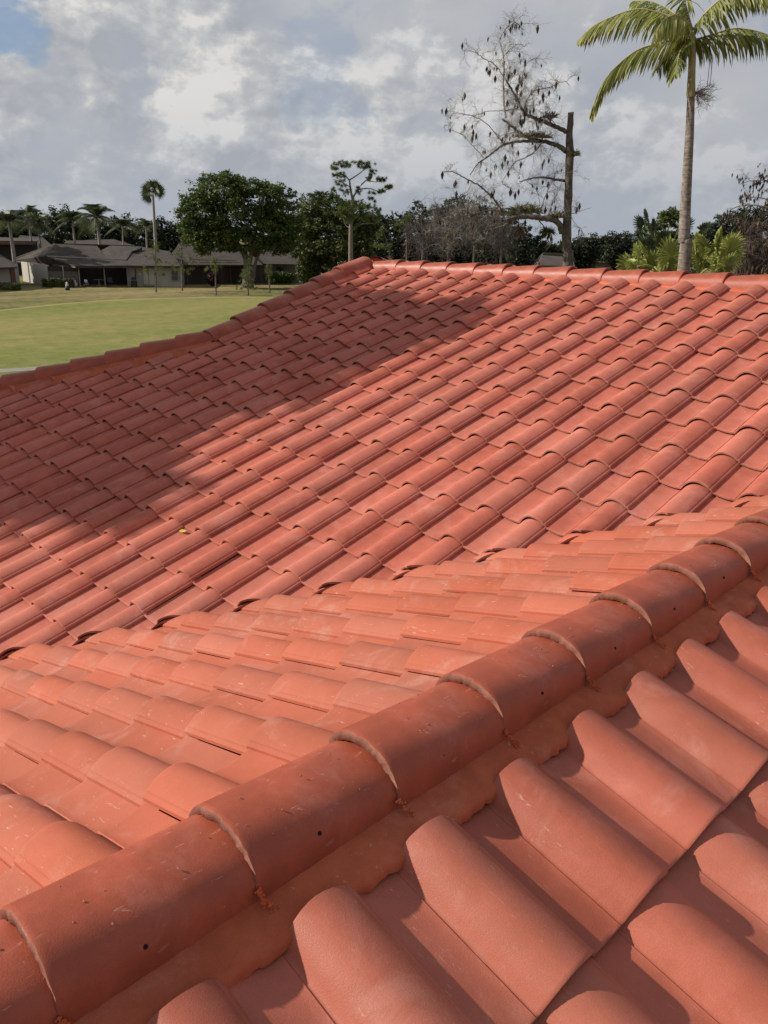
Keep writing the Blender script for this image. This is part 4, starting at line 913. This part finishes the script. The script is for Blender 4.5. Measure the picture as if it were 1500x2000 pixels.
# cypress branches entering at the right edge and the brown thicket below
rb, _ = bare_tree('rusty_cypress', 'rusty leafed cypress leaning in from the right edge of the photo', 33, [(1560, 540, 18), (1556, 450, 15), (1550, 380, 12), (1548, 320, 8)],
    [([(1555, 430), (1530, 415), (1500, 405), (1470, 400), (1440, 405), (1425, 415)], 5, 1, .2, 22, .5), ([(1552, 380), (1530, 362), (1500, 352), (1475, 352), (1452, 358)], 4, 1, .3, 22, .5), ([(1552, 440), (1525, 430), (1500, 425), (1475, 440)], 4, 1, -.4, 14, .5), ([(1550, 370), (1520, 350), (1495, 340)], 3, 1, -.4, 14, .5), ([(1555, 420), (1520, 395), (1480, 385), (1450, 395)], 3, .8, .4, 16, .45)],
    141, depth=2, seeds=260, dens=.45, mat=M_DTWIG, seed_len=(.09, .2))
bare_tree('brown_thicket', 'tangled brown thicket right of the fan palms', 24, [(1480, 560, 8), (1478, 520, 6), (1470, 490, 4), (1460, 470, 2)],
    [([(1480, 530), (1500, 500), (1520, 480)], 4, 1, .4, 26, .7), ([(1478, 525), (1450, 500), (1430, 490)], 3, 1, -.3, 26, .6), ([(1478, 520), (1475, 480), (1490, 450)], 3, 1, .3, 26, .6), ([(1500, 540), (1460, 530), (1430, 520)], 3, 1, .3, 24, .6), ([(1510, 530), (1500, 490), (1515, 460)], 3, 1, 0, 24, .6)], 151, depth=2, seeds=500, mat=M_DTWIG, cat='bush')
# ------------------------------------------------------------------ king palm
DK = 18.
kp = root('king_palm', 1336, DK, 'tall palm with a ringed grey trunk and arching yellow green fronds', 'palm tree')
V, F = trunk_px(kp, [(1335, 528, 24), (1336, 470, 22), (1339, 400, 20), (1343, 330, 18), (1347, 260, 16), (1349, 205, 14.5), (1350, 190, 13.5)], DK, M_RING, steps=40, n=18)
mesh_obj('trunk', V, F, M_RING, kp)
V, F = trunk_px(kp, [(1350, 191, 14.5), (1349.5, 183, 17), (1350, 165, 15.5), (1351, 140, 14), (1352, 110, 14), (1352, 88, 12), (1353, 70, 8)], DK, M_SHAFT, steps=20, n=16, base=False)
mesh_obj('crown_shaft', V, F, M_SHAFT, kp)
KR = np.array([RGT[0], RGT[1], 0]); KR /= np.linalg.norm(KR); KF = np.array([FWD[0], FWD[1], 0]); KF /= np.linalg.norm(KF)
def king_frond(pts, seed, ll=58, dz0=0., dz1=0., flat=0., tone=.35, n=44, hang=.9):
    rng = np.random.default_rng(seed); m = mpp(1350, 80, DK); P = [P3(x, y, DK) + KF * (dz0 + (dz1 - dz0) * k / (len(pts) - 1)) for k, (x, y) in enumerate(pts)]
    q = smooth_path(P, n); VV = []; FF = []; T = []; up = np.array([0, 0, 1.])
    for k in range(3, n):
        t = k / (n - 1); d_ = q[k] - q[k - 1]; d_ /= np.linalg.norm(d_); s_ = np.cross(d_, KF * .35 + up * .94); s_ /= np.linalg.norm(s_)
        l0 = ll * m * (math.sin(math.pi * min(1, .16 + .80 * t)) ** .55) * (1 if t < .9 else .8)
        for sg in (-1, 1):
            for rep_ in (0, .5):
                base = q[k] - (q[k] - q[k - 1]) * rep_; l = l0 * rng.uniform(.82, 1.12)
                v = s_ * sg * (.55 + flat) + d_ * (.55 + .3 * t) - up * (hang + rng.uniform(-.15, .25)) * (1 - flat); v /= np.linalg.norm(v)
                side = np.cross(v, s_ + rng.normal(0, .5, 3)); side /= np.linalg.norm(side); w_ = .0165 * rng.uniform(.7, 1.2)
                p1 = base + v * l * .5; v2 = v - up * .45; v2 /= np.linalg.norm(v2); p2 = p1 + v2 * l * .35; v3 = v2 - up * .6 + rng.normal(0, .15, 3); v3 /= np.linalg.norm(v3); p3 = p2 + v3 * l * .22
                b = len(VV); VV += [base - side * w_ * .4, base + side * w_ * .4, p1 + side * w_, p1 - side * w_, p2 + side * w_ * .7, p2 - side * w_ * .7, p3]
                FF += [(b, b + 1, b + 2, b + 3), (b + 3, b + 2, b + 4, b + 5), (b + 5, b + 4, b + 6)]; T += [np.clip(tone + rng.normal(0, .2) + (.25 if t > .8 else 0), 0, 1)] * 3
    fo = mesh_obj('frond', np.array(VV), FF, M_KING, kp, False, T)
    V = []; F = []; tube(q, np.linspace(4.2 * m / 2, .9 * m / 2, n), V, F, 6); mesh_obj('midrib', V, F, M_SHAFT, fo); fo_inv = None
    return fo
king_frond([(1352, 62), (1325, 38), (1285, 20), (1245, 14), (1200, 28), (1165, 45), (1140, 68)], 1, 57, 0, .3, tone=.45)
king_frond([(1351, 70), (1320, 78), (1280, 88), (1240, 102), (1205, 128), (1175, 160), (1155, 200), (1146, 228)], 2, 57, 0, -.4, tone=.4)
king_frond([(1351, 74), (1335, 88), (1320, 105), (1310, 130), (1300, 158)], 3, 46, 0, -.5, flat=.55, tone=.15, n=30)
king_frond([(1354, 78), (1375, 72), (1405, 62), (1440, 52), (1480, 54), (1520, 66), (1560, 95)], 4, 62, 0, .3, tone=.3)
king_frond([(1352, 56), (1348, 25), (1345, -10), (1355, -50), (1370, -80)], 5, 52, 0, .4, tone=.2, n=40)
king_frond([(1353, 58), (1372, 30), (1395, 8), (1425, -8), (1455, -2), (1482, 20)], 6, 54, 0, -.6, tone=.3)
king_frond([(1351, 64), (1335, 50), (1310, 42), (1290, 48), (1268, 62), (1250, 88)], 7, 59, 0, -1.0, tone=.6, n=42)
king_frond([(1352, 60), (1330, 25), (1312, 2), (1290, -15), (1262, -22)], 8, 52, 0, .8, tone=.25, n=36)
king_frond([(1353, 66), (1368, 55), (1385, 50), (1402, 60)], 9, 52, 0, 1.2, tone=.1, n=30)
king_frond([(1352, 66), (1338, 72), (1322, 88), (1312, 112)], 10, 52, 0, .9, tone=.12, n=30)
V = []; F = []; tube([P3(1372, 92, DK), P3(1395, 75, DK) + KF * .3, P3(1410, 55, DK) + KF * .4], [.012, .03, .008], V, F, 6); mesh_obj('spathe', V, F, M_DTWIG, kp)
rng = np.random.default_rng(5); V = []; F = []; en = []
for k in range(26): twig_walk(rng, P3(1358, 180, DK), KR * rng.uniform(.3, 1.2) - np.array([0, 0, 1]) * rng.uniform(-.35, .6) + KF * rng.normal(0, .4), .34, .006, V, F, en, 1, .1)
mesh_obj('flower_stalk', V, F, M_TWIG, kp, False)
V = []; F = []
for x in (1384, 1389): tube(smooth_path([P3(1386, 88, DK), P3(x + 2, 120, DK), P3(x - 3, 170, DK)], 8), [.006] * 8, V, F, 4)
mesh_obj('hanging_fibre', V, F, M_DTWIG, kp)
# ------------------------------------------------------------------ fan palms behind the ridge
def fan_palm(label, px, d, fans, seed, mat=M_FAN, name='fan_palm'):
    rng = np.random.default_rng(seed); r = root(name, px, d, label, 'palm', 'fan palms behind the ridge'); c = at(px, d); m = mpp(px, 500, d); up = np.array([0, 0, 1.])
    V = []; F = []; tube([(c[0], c[1], GZ - .05), (c[0], c[1], zat(px, 545, d))], [.2, .16], V, F, 12); mesh_obj('trunk', V, F, M_RING, r)
    s0 = np.array([c[0], c[1], zat(px, 540, d)])
    for (x, y, rad, ang, face, tone) in fans:
        h = P3(x, y, d) + KF * rng.normal(0, .35); V = []; F = []
        tube(smooth_path([s0, (s0 + h) / 2 + up * .12, h], 8), np.linspace(.022, .012, 8), V, F, 5); pet = mesh_obj('petiole', V, F, mat, r, True, [.6] * len(F))
        # blade plane: axis direction in the picture given by ang (degrees from up, clockwise), face = how edge-on
        ax = KR * math.sin(R(ang)) + up * math.cos(R(ang)); sd_ = KR * math.cos(R(ang)) - up * math.sin(R(ang)); sd_ = sd_ * math.cos(R(face)) + KF * math.sin(R(face)); ax = ax * .93 - KF * .25 * rng.uniform(-1, 1)
        nrm = np.cross(ax, sd_); VV = []; FF = []; T = []; NS = 34; sp = 2.15
        for q in range(NS):
            a = (q - (NS - 1) / 2) / (NS / 2) * sp; v = ax * math.cos(a) + sd_ * math.sin(a); v /= np.linalg.norm(v); a2 = sp / (NS / 2) * .52
            L = rad * m * (1 - .12 * abs(a) / sp) * rng.uniform(.93, 1.05)
            e1 = ax * math.cos(a - a2) + sd_ * math.sin(a - a2); e2 = ax * math.cos(a + a2) + sd_ * math.sin(a + a2); f_ = nrm * .022 * (1 if q % 2 else -1)
            p1a = h + e1 * L * .55 - f_; p1b = h + e2 * L * .55 + f_; mid = h + v * L * .82 + nrm * .01; w_ = (p1b - p1a) * .33; mid = mid - up * .02 * L / .3; tip = h + v * L - up * L * rng.uniform(.05, .22)
            b = len(VV); VV += [h, p1a, p1b, mid - w_, mid + w_, tip]; FF += [(b, b + 1, b + 2), (b + 1, b + 3, b + 4, b + 2), (b + 3, b + 5, b + 4)]; tt = np.clip(tone + rng.normal(0, .1), 0, 1); T += [tt, tt, min(1, tt + .12)]
        mesh_obj('fan_leaf', np.array(VV), FF, mat, r, False, T)
fan_palm('bright fan palm left of the king palm trunk', 1300, 19, [(1250, 525, 42, -55, 35, .35), (1275, 508, 42, -25, 60, .45), (1295, 500, 46, -15, 30, .3), (1312, 512, 46, 10, 40, .25), (1240, 520, 30, -70, 50, .5), (1322, 500, 40, 15, 65, .5), (1282, 520, 40, -30, 20, .3), (1268, 495, 34, -35, 70, .4)], 161)
fan_palm('bright fan palm just right of the king palm trunk', 1372, 18.6, [(1372, 500, 46, -8, 20, .7), (1368, 480, 34, -35, 50, .45), (1388, 490, 44, 6, 70, .4), (1392, 480, 40, 4, 84, .35), (1400, 520, 36, 30, 40, .3), (1355, 510, 40, -30, 60, .4), (1358, 478, 30, -10, 60, .3)], 162)
fan_palm('fan palm with two raised leaves at the far right of the palms', 1418, 19.6, [(1418, 500, 50, 24, 20, .8), (1425, 488, 44, 38, 25, .55), (1412, 490, 42, 2, 78, .5), (1400, 530, 34, -20, 40, .25), (1425, 525, 38, 20, 60, .2), (1410, 505, 40, -6, 60, .45)], 163)
fan_palm('dull green bushy palm rising behind the bright fan palms', 1300, 34, [(1262, 440, 28, -40, 40, .2), (1275, 428, 26, -15, 60, .3), (1300, 470, 30, 0, 30, .1), (1345, 445, 28, 40, 40, .25), (1360, 450, 26, 60, 50, .3), (1340, 430, 24, 30, 60, .3), (1265, 465, 28, -60, 50, .1), (1258, 480, 28, -50, 20, .1), (1290, 450, 30, -10, 60, .15), (1280, 485, 30, -30, 50, .1)], 164, M_PALM)
tree_px('green_tree', 'small leafy tree rising between the palm clumps left of the king palm', 'tree', 36, [[(1298, 520, 4), (1300, 470, 3), (1310, 430, 2)]], [(1312, 420, 20, 16), (1300, 430, 16, 12), (1322, 435, 14, 12), (1285, 470, 28, 26), (1330, 475, 30, 26), (1258, 490, 22, 20), (1270, 450, 18, 16)], M_YPINE, M_TWIG, 330, 30, 2.6, 6, 165)
tree_px('green_shrub', 'mixed dull green shrub filling the gaps behind the fan palms', 'shrub', 27, [[(1400, 540, 4), (1400, 500, 3)]], [(1345, 515, 40, 22), (1400, 505, 40, 24), (1450, 512, 40, 22), (1290, 520, 50, 16), (1490, 520, 30, 20)], M_FIC2, M_TWIG, 220, 28, 2.6, 8, 166)
# ------------------------------------------------------------------ trees outside the frame on the left: their shade falls on the roof and the far lawn
S = np.array(SUN)
def shade_tree(label, targets, dist, seed, leaf, per, ncl, base, mat=M_FIC, name='ficus_tree'):
    """crown blobs stand up-sun of the given spots (x, y, z, radius) that lie in the tree's shade"""
    rng = np.random.default_rng(seed); r = root(name, 0, 0, label, 'tree', loc=np.array([base[0], base[1], GZ])); BL = []
    for (x, y, z, rad) in targets:
        c = np.array([x - .30, y + .05, z]) + S * (dist + rng.uniform(-1, 1)); BL.append((c, (rad, rad, rad)))
    cm = np.mean([b[0] for b in BL], 0); V = []; F = []
    tube(smooth_path([(base[0], base[1], GZ - .05), (base[0] * .6 + cm[0] * .4, base[1] * .6 + cm[1] * .4, cm[2] * .45 + GZ * .55), cm], 10), np.linspace(.34, .14, 10), V, F, 10)
    for b in BL: tube(smooth_path([cm * .5 + np.array([base[0], base[1], GZ]) * .5, (cm + b[0]) / 2 + np.array([0, 0, -.3]), b[0]], 6), np.linspace(.14, .04, 6), V, F, 6)
    mesh_obj('trunk', V, F, M_BARK, r); crown_mesh('crown', r, BL, mat, ncl, per, leaf, rng, .42 if leaf > .2 else .27, .1); return r
tg = []
for (x, y, rad) in [(-1.75, -1.75, .55), (-2.3, -.9, 1.2), (-1.0, -.95, .62), (-.55, -1.05, .36), (-1.75, 0.0, .8), (-3.6, -.2, 1.3), (-1.15, .75, .72), (-2.5, .9, 1.1), (-.8, 1.5, .62), (-.55, 2.1, .5), (-1.6, 1.75, .75), (-2.6, 1.9, .75), (-4.6, -1.6, 1.6), (-3.3, -2.2, 1.1), (-1.5, 2.35, .45), (-2.5, 2.5, .4), (-.45, 2.45, .28)]:
    tg.append((x, y, TT * y, max(.16, rad - .26)))
shade_tree('leafy tree beside the house outside the frame on the left', tg, 11., 171, .12, 60, 2600, (-11.0, -7.2))
p = at(40, 112)
shade_tree('large tree added left of the bungalows outside the frame to shade them', [(p[0], p[1], GZ + 2, 4.), (p[0] + 3, p[1] + 3, GZ + 2.5, 3.6), (p[0] - 3, p[1] - 3, GZ + 2, 3.6)], 17, 172, .3, 34, 320, tuple((p + S * 14)[:2]), name='shade_tree')  # unseen tree, added to throw shade on the house fronts and lawn
p = at(250, 96)
# yellow leaf lying on the roof
M_YEL = simple_mat('yellow_leaf', (.52, .45, .06), .6, .2, 30)
lf = P = None
v = ray(357, 1039); nF = np.array([0, -TT, 1.]); s_ = (-.028 / CS * 1 + 0 - nF @ CAM) / (nF @ v); lp = CAM + v * s_
lo = mesh_obj('fallen_leaf', [(-.028, -.004, .004), (-.012, .012, .010), (.012, .013, .006), (.030, .0, .013), (.012, -.012, .008), (-.012, -.011, .004), (0, 0, .001)], [(0, 6, 1), (1, 6, 2), (2, 6, 3), (3, 6, 4), (4, 6, 5), (5, 6, 0)], M_YEL, None, False)
lo.location = lp + np.array([0, 0, .002]); lo.rotation_euler = (SL, 0, R(20)); tag(lo, 'small curled yellow leaf lying in a pan of the front slope', 'leaf')
# crumbs of mortar left on the ridge tiles
rng = np.random.default_rng(77); V = []; F = []
for k in range(150):
    y = rng.uniform(-3.4, .4); a = rng.uniform(.2, 2.9); k_ = ((y - Y0) % CE); f = 1 - .135 * k_ / CE
    c = np.array([3.29 + CW * f * math.cos(a), y, .286 + CHH * (1 - .195 * k_ / CE) * math.sin(a) + .001]); s_ = rng.uniform(.0012, .0036); b = len(V)
    for q in ((1, 0, 0), (0, 1, 0), (-1, 0, 0), (0, -1, 0), (0, 0, 1), (0, 0, -1)): V.append(tuple(c + np.array(q) * s_ * rng.uniform(.6, 1.3, 3)))
    F += [tuple(b + i for i in t_) for t_ in ((0, 1, 4), (1, 2, 4), (2, 3, 4), (3, 0, 4), (1, 0, 5), (2, 1, 5), (3, 2, 5), (0, 3, 5))]
o = mesh_obj('mortar_crumbs', V, F, M_RAW, None, False); tag(o, 'tiny mortar crumbs scattered over the near ridge tiles', 'crumbs', None, 'stuff')
